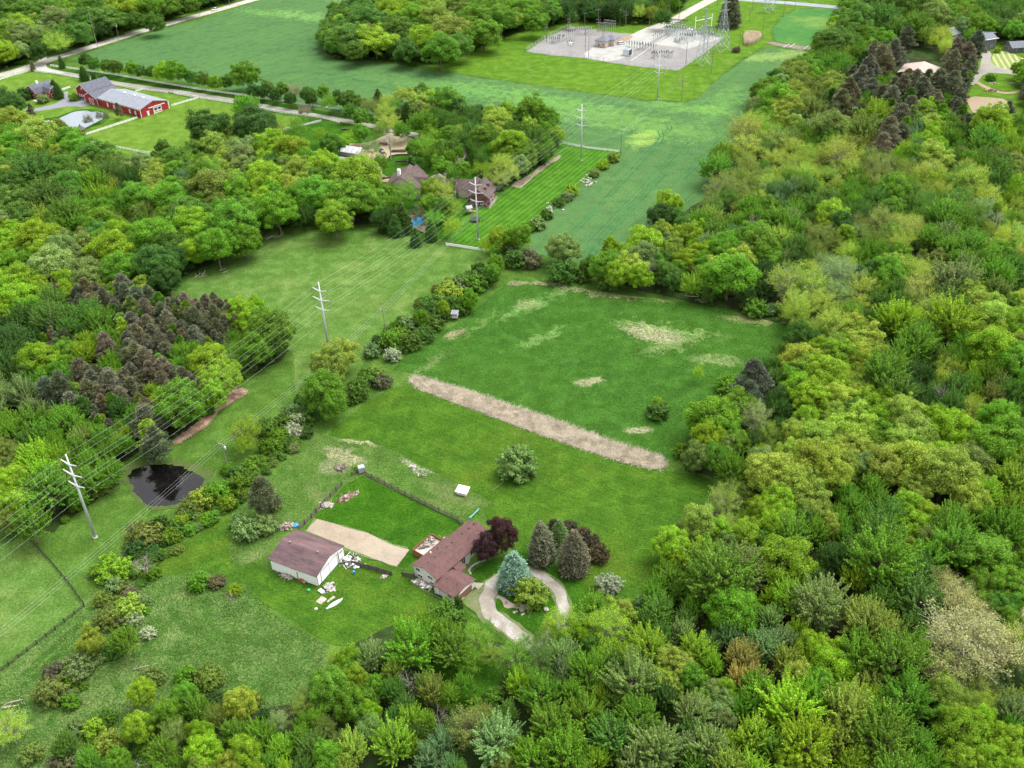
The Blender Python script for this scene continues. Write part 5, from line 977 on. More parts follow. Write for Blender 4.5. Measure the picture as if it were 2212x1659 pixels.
# fallen timber at the wood edges
def logs(W, n, l, label, seed, mat='lightw', ang=0, r=.22):
    q = random.Random(seed); p = gp(*W); m = MB(); 
    for i in range(n):
        x, y = q.gauss(0, l*.3), q.gauss(0, 1.2); a = ang+q.gauss(0, .5); ll = l*(.4+.6*q.random())
        m.tube((x, y, .2), (x+ll*math.cos(a), y+ll*math.sin(a), .3+q.random()*1.2), r, r*.4, 6)
        for k in range(3): t_ = q.random(); bx, by_ = x+ll*t_*math.cos(a), y+ll*t_*math.sin(a); b_ = a+q.choice((-1,1))*.8; m.tube((bx,by_,.4),(bx+1.5*math.cos(b_),by_+1.5*math.sin(b_),.8+q.random()),r*.4,r*.15,4)
    o = m.build('fallen_log', M[mat]); o.location = tuple(p); tag(o, label, 'fallen tree')
logs(T(0,1,1270,140), 3, 8, 'pale fallen trunks along the shady wood edge of the pasture', 31, ang=.7)
logs(T(0,1,1410,100), 2, 4, 'small pale fallen branch lying out on the pasture grass', 32, ang=.2)
logs(T(0,1,1500,890), 4, 9, 'weathered logs along the top of the wood chip windrow', 33, ang=.9)
logs(T(0,0,1760,1545), 5, 6, 'tangle of fallen branches at the far wood edge corner of the pasture', 34, mat='palebark')
logs(T(0,2,150,1225), 2, 7, 'dead grey trunk lying in the weeds at the far left', 35, mat='lightw')
logs(T(2,1,160,290), 4, 7, 'bare broken dead branches fallen at the back edge of the clover field', 36, mat='palebark', ang=2.2)
logs(T(0,2,940,1010), 3, 7, 'dead pale branches lying in the meadow above the scrubby bushes', 37, mat='lightw', r=.12)
logs(T(0,2,930,1610), 4, 8, 'fallen grey branches among the scrub at the bottom edge', 38, mat='palebark', r=.15)
hr = MB(); 
for i in range(30):
    W = (T(1,0,1380,1345) if i % 2 else T(1,0,1590,1175)); P_ = gp(*W); O_ = gp(*T(1,0,1380,1345)); q = random.Random(i); hr.rock(P_[0]-O_[0]+q.gauss(0,3)*.6, P_[1]-O_[1]+q.gauss(0,3), .2, .7, i)
hr = hr.build('rock_row', M['stone']); place(hr, T(1,0,1380,1345)); tag(hr,'pale rocks scattered in the gaps of the hedge shrubs beside the striped lawn','rocks')
# ---------------------------------------------------------------- tree kinds, grown once each
def leafmesh(name, P, Nn, S, v, mat, asp=.62, q=None, up=None):
    q = q or np.random.default_rng(1); n = len(P)
    r = q.normal(size=(n, 3)); t = np.cross(Nn, r); t /= np.linalg.norm(t, axis=1, keepdims=True)+1e-9
    if up is not None: t = up+q.normal(size=(n, 3))*.35; t /= np.linalg.norm(t, axis=1, keepdims=True)
    b = np.cross(Nn, t); b /= np.linalg.norm(b, axis=1, keepdims=True)+1e-9
    S = np.asarray(S)[:, None]; V = np.stack([P+t*S, P+b*S*asp, P-t*S, P-b*S*asp], 1).reshape(-1, 3)
    me = fastmesh(name, V, 4, mat); a = me.attributes.new('v', 'FLOAT', 'FACE'); a.data.foreach_set('value', np.asarray(v, np.float32)); return me
def unit(a): return a/(np.linalg.norm(a, axis=-1, keepdims=True)+1e-9)
def dirs(q, n, el0=-35, el1=90):
    s = np.sin(np.radians(el0))+(np.sin(np.radians(el1))-np.sin(np.radians(el0)))*q.random(n); a = np.arange(n)*2.39996+q.random(n)*.8
    c = np.sqrt(1-s*s); return np.stack([c*np.cos(a), c*np.sin(a), s], 1)
def limbs(name, h, ends, mat, r0=.34, n=16, zf=(.18, .55), q=None, fork=True, thin=.05):
    q = q or np.random.default_rng(0); m = MB(); k = 5; pz = Vector((0,0,0)); pts = [pz]
    for i in range(1, k+1): pts.append(Vector((q.normal()*.12*i, q.normal()*.12*i, h*.72*i/k)))
    for i in range(k): m.tube(pts[i], pts[i+1], r0*(1-i/k*.72), r0*(1-(i+1)/k*.72), 7)
    for e_ in ends[:n]:
        f = zf[0]+(zf[1]-zf[0])*q.random(); j = min(k-1, int(f/.72*k)); a = pts[j].lerp(pts[j+1], .5); e_ = Vector(tuple(e_))
        mid = a.lerp(e_, .5)+Vector((q.normal()*.3, q.normal()*.3, -.2*q.random())); m.tube(a, mid, r0*.36, r0*.2, 5); m.tube(mid, e_, r0*.2, thin, 4)
        if fork: s = mid.lerp(e_, .3); t = e_+Vector(tuple(q.normal(size=3)*1.0)); m.tube(s, t, r0*.13, thin, 4)
    me = bpy.data.meshes.new(name); me.from_pydata(m.V, [], m.F); me.materials.append(M[mat]); me.update(); return me
PROTO = {}
def env(d, Rr, rz_up, rz_dn, lump, q=None):
    z = np.where(d[:, 2] > 0, rz_up, rz_dn); base = 1/np.sqrt((d[:, 0]**2+d[:, 1]**2)/Rr**2+d[:, 2]**2/z**2)
    l = np.array([noise.noise(Vector((x*1.7+lump, y*1.7, w*1.7)))+.5*noise.noise(Vector((x*4+lump, y*4, w*4))) for x, y, w in d]); return base*(1+.40*l)
def maple(i):
    q = np.random.default_rng(100+i); h, Rr = 14.0, 6.0; c = np.array([0, 0, 7.6]); n = 230+20*(i % 3)
    d = dirs(q, n, -34, 88); e = env(d, Rr, 6.3, 4.4, i*5.1)*(.72+.34*q.random(n)); P = []; Nn = []; S = []; v = []
    for k in range(n):
        end = c+d[k]*e[k]+np.array([0, 0, .7]); st = c+d[k]*e[k]*.60-np.array([0, 0, .5]); m = 82; t = q.random(m)**.8; end = end+q.normal(size=3)*.5
        ax = end-st; pos = st+ax*t[:, None]+np.array([0, 0, 1.])*(-.5*np.sin(t*3.14))[:, None]; off = unit(q.normal(size=(m, 3)))*(.62*(1.18-t)*q.random(m)**.5)[:, None]; off[:, 2] *= .7
        P.append(pos+off); Nn.append(unit(unit(off)*.8+np.array([0, 0, .75])+q.normal(size=(m, 3))*.45)); S.append(.125+.13*q.random(m)); v.append(np.clip(q.normal(.48, .15, m)+(q.random()-.5)*.24, 0, 1))
    me = leafmesh('maple_crown', np.concatenate(P), np.concatenate(Nn), np.concatenate(S), np.concatenate(v), M['leaf'], q=q)
    return me, limbs('maple_trunk', h, (c+d*e[:, None]*.8)[::5], 'bark', q=q, n=20)
def oak(i):
    q = np.random.default_rng(200+i); h, Rr = 14.0, 6.0; c = np.array([0, 0, 7.8]); n = 105
    d = dirs(q, n, -32, 87); e = env(d, Rr, 6.4, 4.4, i*3.7)*(.70+.22*q.random(n)); P = []; Nn = []; S = []; v = []
    for k in range(n):
        lr = .65+.95*q.random()**1.4; cc = c+d[k]*(e[k]-lr*.15)+q.normal(size=3)*.35; m = int(135*lr**1.6)+55
        s = unit(q.normal(size=(m, 3))+d[k]*.75+np.array([0, 0, .35])); rr = lr*(.5+.72*q.random(m)); P.append(cc+s*rr[:, None]*np.array([1.1, 1.1, .9])+q.normal(size=(m, 3))*.12)
        Nn.append(unit(s+q.normal(size=(m, 3))*.55)); S.append(.12+.13*q.random(m)); v.append(np.clip(q.normal(.47, .16, m)+(q.random()-.5)*.22, 0, 1))
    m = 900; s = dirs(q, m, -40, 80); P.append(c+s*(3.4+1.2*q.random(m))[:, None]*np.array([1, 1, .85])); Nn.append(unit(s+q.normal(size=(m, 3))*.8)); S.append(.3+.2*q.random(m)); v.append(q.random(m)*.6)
    me = leafmesh('oak_crown', np.concatenate(P), np.concatenate(Nn), np.concatenate(S), np.concatenate(v), M['leaf'], q=q)
    return me, limbs('oak_trunk', h, (c+d*e[:, None]*.8)[::3], 'bark', q=q, n=20)
def sparse(i):
    q = np.random.default_rng(300+i); h, Rr = 14.0, 6.0; c = np.array([0, 0, 7.2]); n = 95
    d = dirs(q, n, -15, 88); e = env(d, Rr, 6.9, 4.8, i*2.3)*(.72+.34*q.random(n)); P = []; Nn = []; S = []; v = []
    for k in range(n):
        end = c+d[k]*e[k]+np.array([0, 0, .5]); m = 84; t = .45+.62*q.random(m)**.7; pos = c-np.array([0, 0, 1.])+(end-c+np.array([0, 0, 1.]))*t[:, None]
        off = q.normal(size=(m, 3))*.42; P.append(pos+off); Nn.append(unit(q.normal(size=(m, 3))+np.array([0, 0, .8]))); S.append(.10+.11*q.random(m)); v.append(np.clip(q.normal(.5, .16, m), 0, 1))
    me = leafmesh('sparse_crown', np.concatenate(P), np.concatenate(Nn), np.concatenate(S), np.concatenate(v), M['leaf'], q=q)
    return me, limbs('sparse_trunk', h, (c+d*e[:, None]*.97), 'palebark' if i % 2 else 'bark', q=q, n=80, r0=.26, thin=.035)
def pine(i):
    q = np.random.default_rng(400+i); h, Rr = 15.0, 4.2; n = 95; P = []; Nn = []; S = []; v = []; U = []; ends = []
    for k in range(n):
        z = .24+.76*((k+q.random())/n)**.85; rad = Rr*(1-max(0, (z-.34)/.68)**1.7)*(.30+.74*q.random())*(.75 if z < .35 else 1); a = q.random()*6.283
        cc = np.array([rad*math.cos(a), rad*math.sin(a), z*h-.4]); lr = (.55+.75*q.random())*(1.15-.35*z); m = 165; s = unit(q.normal(size=(m, 3))+np.array([math.cos(a)*.3, math.sin(a)*.3, .5])); ends.append(cc)
        P.append(cc+s*(lr*(.25+.9*q.random(m)))[:, None]*np.array([1.35, 1.35, .55])); Nn.append(unit(q.normal(size=(m, 3)))); U.append(unit(s+np.array([0, 0, .5]))); S.append(.22+.15*q.random(m)); v.append(np.clip(q.normal(.48, .15, m)+(q.random()-.5)*.35, 0, 1))
    me = leafmesh('pine_crown', np.concatenate(P), np.concatenate(Nn), np.concatenate(S), np.concatenate(v), M['needle'], asp=.3, q=q, up=np.concatenate(U))
    return me, limbs('pine_trunk', h, ends[::5], 'bark', q=q, n=18, r0=.24, zf=(.3, .68), fork=False)
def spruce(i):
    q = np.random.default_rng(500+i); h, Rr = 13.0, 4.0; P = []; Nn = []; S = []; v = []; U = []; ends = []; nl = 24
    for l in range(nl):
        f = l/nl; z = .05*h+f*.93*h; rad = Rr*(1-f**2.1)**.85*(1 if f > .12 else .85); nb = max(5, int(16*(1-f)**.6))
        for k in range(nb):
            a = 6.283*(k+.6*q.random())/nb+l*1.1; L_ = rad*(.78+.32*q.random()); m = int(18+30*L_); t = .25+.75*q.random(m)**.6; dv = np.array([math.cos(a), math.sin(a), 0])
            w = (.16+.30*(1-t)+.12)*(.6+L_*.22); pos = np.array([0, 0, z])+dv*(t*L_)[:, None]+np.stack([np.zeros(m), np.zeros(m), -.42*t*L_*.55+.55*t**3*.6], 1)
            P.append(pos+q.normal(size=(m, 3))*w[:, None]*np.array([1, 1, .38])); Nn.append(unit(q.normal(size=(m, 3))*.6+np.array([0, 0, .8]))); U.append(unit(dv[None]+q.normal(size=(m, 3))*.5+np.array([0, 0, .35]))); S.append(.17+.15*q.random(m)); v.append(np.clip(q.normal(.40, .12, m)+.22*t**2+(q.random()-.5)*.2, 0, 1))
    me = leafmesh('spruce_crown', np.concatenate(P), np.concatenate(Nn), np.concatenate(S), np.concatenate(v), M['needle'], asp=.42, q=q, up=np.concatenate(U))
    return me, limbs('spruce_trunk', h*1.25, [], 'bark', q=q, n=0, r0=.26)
def bare(i):
    q = np.random.default_rng(600+i); h = 12.0; m = MB(); seg = []
    def grow(p, d, L_, r, dep):
        e = p+d*L_; (tr_ if dep < 2 else m).tube(p, e, r, r*.62, 6 if dep < 2 else 3)
        if dep == 5: seg.append(e); return
        for _ in range(3 if dep else 5):
            nd = (d+Vector(tuple(q.normal(size=3)))*(.42 if dep else .5)+Vector((0, 0, .16))).normalized(); grow(p+d*L_*(.6+.4*q.random()), nd, L_*(.58+.22*q.random()), r*.55, dep+1)
    tr_ = MB(); grow(Vector((0, 0, 0)), Vector((0, 0, 1)), 4.6, .26, 0)
    def tm(x, nm): me = bpy.data.meshes.new(nm); me.from_pydata(x.V, [], x.F); me.materials.append(M['palebark']); me.update(); return me
    return tm(m, 'bare_crown'), tm(tr_, 'bare_trunk')
def shrub(i):
    q = np.random.default_rng(700+i); h, Rr = 3.4, 2.6; c = np.array([0, 0, 1.15]); n = 120
    d = dirs(q, n, -22, 88); e = env(d, Rr, 2.2, 1.1, i*4.4)*(.84+.18*q.random(n)); P = []; Nn = []; S = []; v = []
    for k in range(n):
        end = c+d[k]*e[k]; m = 46; t = .5+.52*q.random(m)**.7; pos = c+(end-c)*t[:, None]; off = q.normal(size=(m, 3))*.30*(1.3-t)[:, None]
        P.append(pos+off); Nn.append(unit(d[k]*.5+np.array([0, 0, .6])+q.normal(size=(m, 3))*.6)); S.append(.10+.10*q.random(m)); v.append(np.clip(q.normal(.47, .14, m)+(q.random()-.5)*.25, 0, 1))
    me = leafmesh('bush_crown', np.concatenate(P), np.concatenate(Nn), np.concatenate(S), np.concatenate(v), M['leaf'], q=q)
    return me, limbs('bush_stem', h*.7, (c+d*e[:, None]*.8)[::7], 'bark', q=q, n=10, r0=.10, thin=.03, zf=(.02, .2))
SPEC = {'m': (maple, 6, 6., 14., .585), 'o': (oak, 6, 6., 14., .60), 's': (sparse, 4, 6., 14., .57), 'p': (pine, 3, 4.2, 15., .6), 'c': (spruce, 2, 4., 13., .47), 'b': (bare, 2, 5., 12., .55), 'h': (shrub, 3, 2.6, 3.4, .45)}
for k, (f, n_, *_r) in SPEC.items(): PROTO[k] = [f(i) for i in range(n_)]
TINT = {'L': (.240,.385,.026), 'G': (.150,.300,.026), 'M': (.115,.230,.034), 'D': (.070,.155,.028), 'Y': (.290,.385,.055), 'O': (.190,.255,.050), 'P': (.220,.320,.095), 'B': (.190,.190,.105), 'S': (.155,.285,.095),
        'W': (.42,.49,.28), 'R': (.36,.32,.09), 'K': (.078,.040,.042), 'T': (.345,.370,.140), 'X': (.098,.088,.050), 'N': (.145,.155,.090), 'U': (.165,.290,.240)}
CW = {'L': 'lime green', 'G': 'bright green', 'M': 'mid green', 'D': 'dark green', 'Y': 'yellow-green', 'O': 'olive green', 'P': 'pale grey-green', 'B': 'brownish', 'S': 'bluish green', 'W': 'white blossoming', 'R': 'orange-tinted', 'K': 'dark purple', 'T': 'tan budding', 'N': 'dark grey-green', 'U': 'silvery blue', 'X': 'dark brown'}
SWd = {'m': ('feathery tree', 'broadleaf_tree', 'tree'), 'o': ('rounded tree', 'broadleaf_tree', 'tree'), 's': ('thinly leaved tree', 'broadleaf_tree', 'tree'), 'p': ('pine', 'pine_tree', 'pine tree'), 'c': ('spruce', 'spruce_tree', 'spruce tree'), 'b': ('bare tree', 'bare_tree', 'bare tree'), 'h': ('bush', 'bush', 'bush')}

# where each tree was seen: tile: x,y,radius,colour+kind
SEEDS = {
(0,0): "130,70,90,Mo 300,60,80,Mo 430,90,80,Go 600,40,80,Mo 800,60,100,Lo 950,50,80,Go 1100,40,70,Go 1230,30,60,Mo 1000,150,60,Mo 130,180,90,Lo 370,130,90,Po 560,130,90,Mo 40,340,70,Lo 160,240,90,Po 365,290,85,Ys 500,220,80,Mo 700,120,90,Mo 60,70,80,Mo 880,130,60,Mo 660,190,50,Do 60,200,70,Go 250,330,60,Do 400,260,60,Mo 550,390,40,Do 610,410,36,Mo 690,425,38,Mo 760,435,38,Mo 850,445,40,Go 915,465,34,Mo 990,465,36,Mo 1060,465,58,Lo 1140,465,66,Go 1230,500,38,Mo 1310,515,42,Mo 1390,535,42,Go 1465,530,36,Mo 1580,480,85,Go 1730,570,42,Mo 1830,580,42,Mo 1910,600,48,Bs 1990,610,48,Mo 2100,600,42,Go 2130,670,58,Gs 2190,640,48,Do 1640,590,40,Do 1780,620,35,Do 1880,640,35,Do 2020,640,38,Do 1700,600,35,Do 540,475,28,Dc 605,495,18,Dc 160,610,42,Dh 350,570,32,Dc 375,590,30,Dc 275,640,32,Ph 480,630,26,Gh 200,710,24,Bp 570,780,32,Ns 640,755,25,Ns 685,755,22,Bs 765,710,26,Bp 400,405,22,Dc 208,430,16,Nc 1975,720,45,Bs 70,690,95,Do 60,800,90,Yo 60,960,90,Go 240,880,120,Yo 450,900,90,Go 370,830,60,Oo 60,1200,100,Mo 230,1100,120,Mm 400,1100,90,Mo 550,1090,60,Yo 480,960,90,Go 620,1010,100,Mo 700,1150,90,Mm 300,1290,130,Mm 100,1350,110,Mo 460,1200,100,Mo 620,1200,90,Gm 900,1060,60,Po 1340,820,110,Do 1600,690,85,Gm 1640,810,110,Do 1800,850,60,Os 1930,830,70,Gs 1500,870,60,Os 1380,930,75,Yo 1250,970,55,Mo 1060,960,45,Mo 1160,1030,90,Mo 1480,1030,65,Yo 1570,1010,85,Po 1750,960,90,Lo 1900,980,100,Lo 2000,1060,90,Go 1330,1150,100,Go 1380,1220,130,Oo 1100,1300,110,Go 1000,1180,70,Yo 1240,1110,70,Sm 880,1300,90,Go 850,1170,80,Dm 760,1290,70,Gm 950,1400,70,Om 640,1420,100,Go 420,1400,120,Gm 250,1560,110,Lo 40,1590,80,Lo 560,1590,85,Oo 740,1640,120,Lo 1000,1540,130,Go 1290,1480,110,Lo 1500,1450,140,Go 1400,1600,110,Go 1720,1180,110,Lo 1930,1120,90,Yo 2080,1080,100,Lo 1800,1380,120,Go 2060,1260,120,Go 2160,1420,110,Lo 1580,1560,90,Go 1950,1400,70,Dm 1100,1600,90,Mo 870,1620,80,Go 410,1620,90,Po 2150,930,70,Mo 2080,880,50,Gs 1200,1380,90,Mo 1500,1250,100,Go",
(1,0): "60,230,110,Mo 180,130,100,Mo 220,260,110,Lo 370,200,110,Mo 330,60,70,Lo 480,100,80,Go 520,280,90,Lo 600,120,90,Yo 700,200,110,Oo 740,50,80,Oo 880,110,100,Go 920,220,90,Go 1030,130,90,Go 1180,60,90,Go 1250,140,80,Go 1360,90,60,Mo 430,330,80,Mo 640,330,100,Go 770,300,80,Mo 90,330,70,Mo 1450,60,60,Dm 1600,40,60,Do 1750,60,70,Dm 1950,50,60,Ds 2080,110,60,Mm 1500,120,45,Dm 1850,60,60,Dm 2000,60,50,Dm 2060,30,60,Dm 170,690,52,Os 240,640,36,Dc 280,740,70,Ys 310,810,80,Ys 420,740,40,Dc 500,670,65,Yo 590,640,60,Lo 680,650,90,Go 550,790,75,Gm 740,710,50,Dc 785,760,44,Dc 660,760,48,Mm 990,700,50,Bb 870,760,60,Mm 1010,790,85,Yo 1080,740,70,Lo 1160,770,70,Go 1240,740,105,Go 1330,780,80,Go 1400,880,45,Lo 930,880,85,Go 1090,940,105,Lo 1180,1010,80,Go 1250,900,80,Mm 860,960,55,Mm 760,1000,45,Gm 620,890,55,Lm 540,960,80,Gs 200,960,60,Ps 140,1050,70,Ys 310,930,80,Bb 90,1150,140,Lo 60,1280,130,Go 180,1300,100,Go 340,1330,65,Gm 430,1250,80,Gs 640,1240,85,Ys 670,1100,50,Ps 710,1350,70,Ls 460,1090,45,Dc 390,1130,38,Bs 720,1220,38,Dc 350,1460,45,Dc 400,1420,55,Dc 580,1490,45,Dc 480,1540,36,Dc 900,1100,48,Ls 1040,1080,75,Ys 1320,930,60,Gm 720,1470,60,Ls 1010,1540,65,Lo 1150,1530,75,Go 1440,1600,95,Po 2130,1330,85,Lo 1960,1560,105,Lo 2060,1500,60,Yo 1750,1600,55,Lo 930,1600,45,Ls 270,1490,25,Dh 60,720,50,Mm 1010,930,60,Mm 800,900,50,Mm 1120,850,70,Mm 500,1400,60,Ns 600,1420,60,Gs 260,1420,60,Dm 60,650,60,Mo 130,760,50,Go 480,800,60,Gm 250,850,55,Os 390,850,55,Gm 590,1010,60,Gm 470,960,55,Go 640,960,60,Mo 690,880,60,Go 720,960,55,Mo 640,1080,60,Go 700,1020,50,Gm 250,1060,60,Gm 200,1230,60,Go 290,1260,60,Go 330,1240,50,Gm 300,1330,60,Go 560,1330,70,Go 640,1340,70,Mo 450,1180,45,Ds 590,1230,70,Lo 720,1130,50,Gm 780,1100,50,Go 250,1350,60,Go 310,1400,60,Dm 120,860,55,Go 40,900,50,Ls 560,870,50,Go 1760,1020,34,Yh 1700,1065,34,Lh 1640,1120,30,Ph 1490,1240,36,Lh 1460,1275,34,Ph 1410,1310,32,Mh 1330,1390,32,Mh 1270,1450,42,Ph 1200,1470,36,Gh 1090,1590,50,Ph",
(2,0): "1160,130,90,Mo 1290,120,100,Mm 1250,40,90,Mo 1400,40,90,Mo 1500,160,110,Gm 1380,190,80,Mm 1640,90,90,Oo 1740,100,60,Go 1560,50,80,Mo 980,260,110,Mo 930,420,65,Gm 810,450,80,Go 760,480,80,Oo 980,540,70,Oo 620,640,110,Go 680,700,90,Yo 720,590,60,Yo 830,700,90,Om 1330,260,55,Go 1690,240,60,Ys 1450,270,55,Np 1920,160,65,Go 1870,240,60,Gm 1900,300,60,Np 310,50,62,Nc 1380,340,60,Bp 1280,390,60,Bp 1200,460,60,Bp 1150,530,60,Bp 1080,600,60,Bp 1020,680,65,Bp 1100,700,50,Bp 1340,650,60,Bp 1430,570,60,Bp 1500,560,60,Bp 1560,600,60,Bp 1650,530,60,Bp 1740,560,60,Bp 1790,640,45,Bp 1780,350,60,Bp 1850,360,60,Bp 1740,420,55,Bp 1640,660,50,Bp 1480,700,60,Bp 1400,760,60,Bp 1330,880,70,Bp 1280,800,40,Bp 1460,510,45,Bp 1380,560,50,Bp 1580,510,50,Bp 1230,590,50,Bp 1190,640,50,Gm 1280,530,36,Gm 1350,545,36,Gm 1710,650,42,Gm 1570,720,72,Lo 1620,790,58,Yo 1530,830,62,Sm 1610,880,65,Lo 1240,760,95,Lm 1180,850,95,Om 960,840,110,Oo 830,910,60,Gm 400,850,100,Ys 420,960,100,Ys 600,900,100,Ys 210,1090,95,Gm 230,1230,90,Os 370,1240,70,Os 420,1100,80,Os 540,1190,60,Ys 700,970,70,Ys 800,1000,70,Ys 1000,1010,110,Ys 1260,1090,90,Os 1430,980,60,Lm 1640,1010,90,Yo 1620,1110,90,Ys 1450,1100,70,Os 1990,790,100,Lo 1960,900,100,Gm 1750,900,60,Gm 2100,880,70,Lm 2110,730,40,Bp 2170,800,60,Gm 1870,1190,100,Ys 2050,1110,90,Mm 2150,1100,60,Oo 1170,1200,60,Gm 600,1240,65,Sm 430,1350,80,Gm 560,1350,70,Go 630,1420,105,Gm 450,1480,65,Bb 970,1390,90,Lo 850,1330,90,Mm 1080,1260,70,Gm 1370,1240,90,Go 1250,1290,80,Mm 1480,1330,80,Mm 1290,1460,90,Os 1450,1480,90,Ys 1690,1390,110,Gm 1570,1300,70,Ms 1800,1290,90,Ms 2030,1440,70,Bb 2080,1530,60,Ys 1850,1580,100,Gm 2060,1620,90,Go 60,1540,80,Lo 200,1510,90,Gm 330,1530,60,Sm 500,1600,100,Go 250,1610,90,Go 760,1590,80,Mm 900,1530,80,Os 1060,1640,70,Ys 1230,1640,80,Gm 2170,1330,50,Ys 2150,1200,60,Lm 960,1130,60,Ys 760,1240,45,Bb 1060,200,70,Mo 1100,60,60,Go 2080,100,60,Mm 2150,200,60,Go 1990,60,50,Mm 1020,400,60,Gm 1130,350,55,Gm 1050,480,55,Mm 2000,500,26,Gh 2040,330,16,Yh 350,320,22,Bh",
(0,1): "60,60,80,Go 180,40,80,Go 120,170,100,Lo 330,60,110,Po 550,100,100,Po 780,80,110,Go 1000,60,110,Do 1080,150,90,Do 440,170,78,Lo 690,170,36,Lo 100,290,110,Lo 230,240,80,Lo 330,300,90,Mm 920,190,58,Yo 560,230,60,Bp 690,290,60,Bp 800,210,60,Bp 880,280,60,Bp 960,260,50,Bp 850,330,50,Pp 860,440,62,Bp 960,360,60,Bp 330,490,48,Bp 360,240,40,Bp 1080,440,60,Bp 1130,340,50,Bp 1210,330,60,Bp 1270,430,60,Bp 1340,320,45,Bp 1400,380,60,Bp 1410,470,45,Bp 1490,390,50,Bp 680,600,60,Bp 880,670,70,Bp 960,710,70,Bp 1060,750,60,Bp 1200,800,60,Bp 860,770,60,Bp 530,770,70,Bp 600,810,60,Bp 400,890,90,Np 560,890,70,Bp 720,850,70,Bp 790,910,60,Bp 850,870,60,Bp 470,960,60,Bp 650,960,50,Bp 960,1060,80,Bp 1010,1200,80,Np 1190,480,50,Bp 620,330,50,Bp 500,260,50,Np 130,420,110,Dm 330,420,110,Mm 560,370,100,Mm 640,430,110,Gm 90,560,110,Dm 700,540,80,Gm 240,680,110,Lo 420,620,70,Go 540,630,80,Lm 720,690,70,Gm 500,700,60,Gm 1210,630,70,Gm 1350,680,110,Lo 1420,800,100,Lo 1570,370,90,Lo 1650,330,60,Lo 1760,490,130,Go 1500,520,36,Gs 990,880,55,Lm 1150,960,135,Go 1250,1000,80,Go 780,1000,75,Dm 790,1120,55,Gm 430,1080,100,Gm 150,900,100,Pm 180,1080,110,Gm 280,800,70,Gm 640,1160,70,Gm 50,1290,80,Oo 230,1310,120,Lm 500,1260,80,Gm 90,1480,110,Lo 300,1500,140,Gm 700,1390,85,Gm 600,1450,85,Gm 1590,1150,95,Ls 1590,1230,60,Ls 1700,1540,90,Np 1560,1470,70,Gh 1400,1530,75,Gh 1470,1600,50,Lh 2120,700,110,Yo 2080,860,120,Go 2200,630,90,Yo 2150,960,80,Go 1880,1010,55,Ph 1840,1080,55,Mh 1900,1130,50,Wh 1980,1030,55,Mh 1730,1120,60,Mh 1760,1230,60,Gh 1650,1350,55,Gh 1800,1160,55,Gh 1960,950,50,Mh 1540,1400,50,Mh 1620,1440,50,Mh 1300,1570,70,Yh 1230,1620,60,Oh 1770,1610,40,Ph 1480,1380,40,Gh 1920,1060,50,Wh",
(1,1): "830,280,50,Go 660,340,38,Lo 520,400,46,Go 1560,120,50,Mh 1730,170,60,Mh 1790,120,75,Lo 1875,70,90,Yo 1930,135,75,Lo 1660,90,60,Go 1600,60,50,Mo 1720,60,90,Go 2000,110,70,Bb 2100,110,70,Mo 1440,100,80,Mh 1230,20,60,Bh 1130,20,60,Mh 200,610,46,Ph 330,640,46,Wh 320,550,65,Gh 250,560,50,Dh 380,510,50,Gh 440,440,58,Ph 450,560,55,Mh 540,500,55,Mh 600,430,55,Mh 600,310,60,Mh 700,240,65,Yh 700,300,50,Mh 760,200,60,Ph 860,180,60,Gh 930,130,60,Mh 780,330,50,Mh 890,80,40,Dh 1000,50,50,Go 990,110,45,Go 560,360,45,Dh 500,520,40,Gh 640,380,45,Dh 170,780,60,Mh 270,810,48,Bh 100,870,70,Mh 210,760,50,Yh 60,900,60,Mh 2050,1000,64,Mh 2050,940,30,Lh 1135,1345,104,Ph 100,1370,16,Lh",
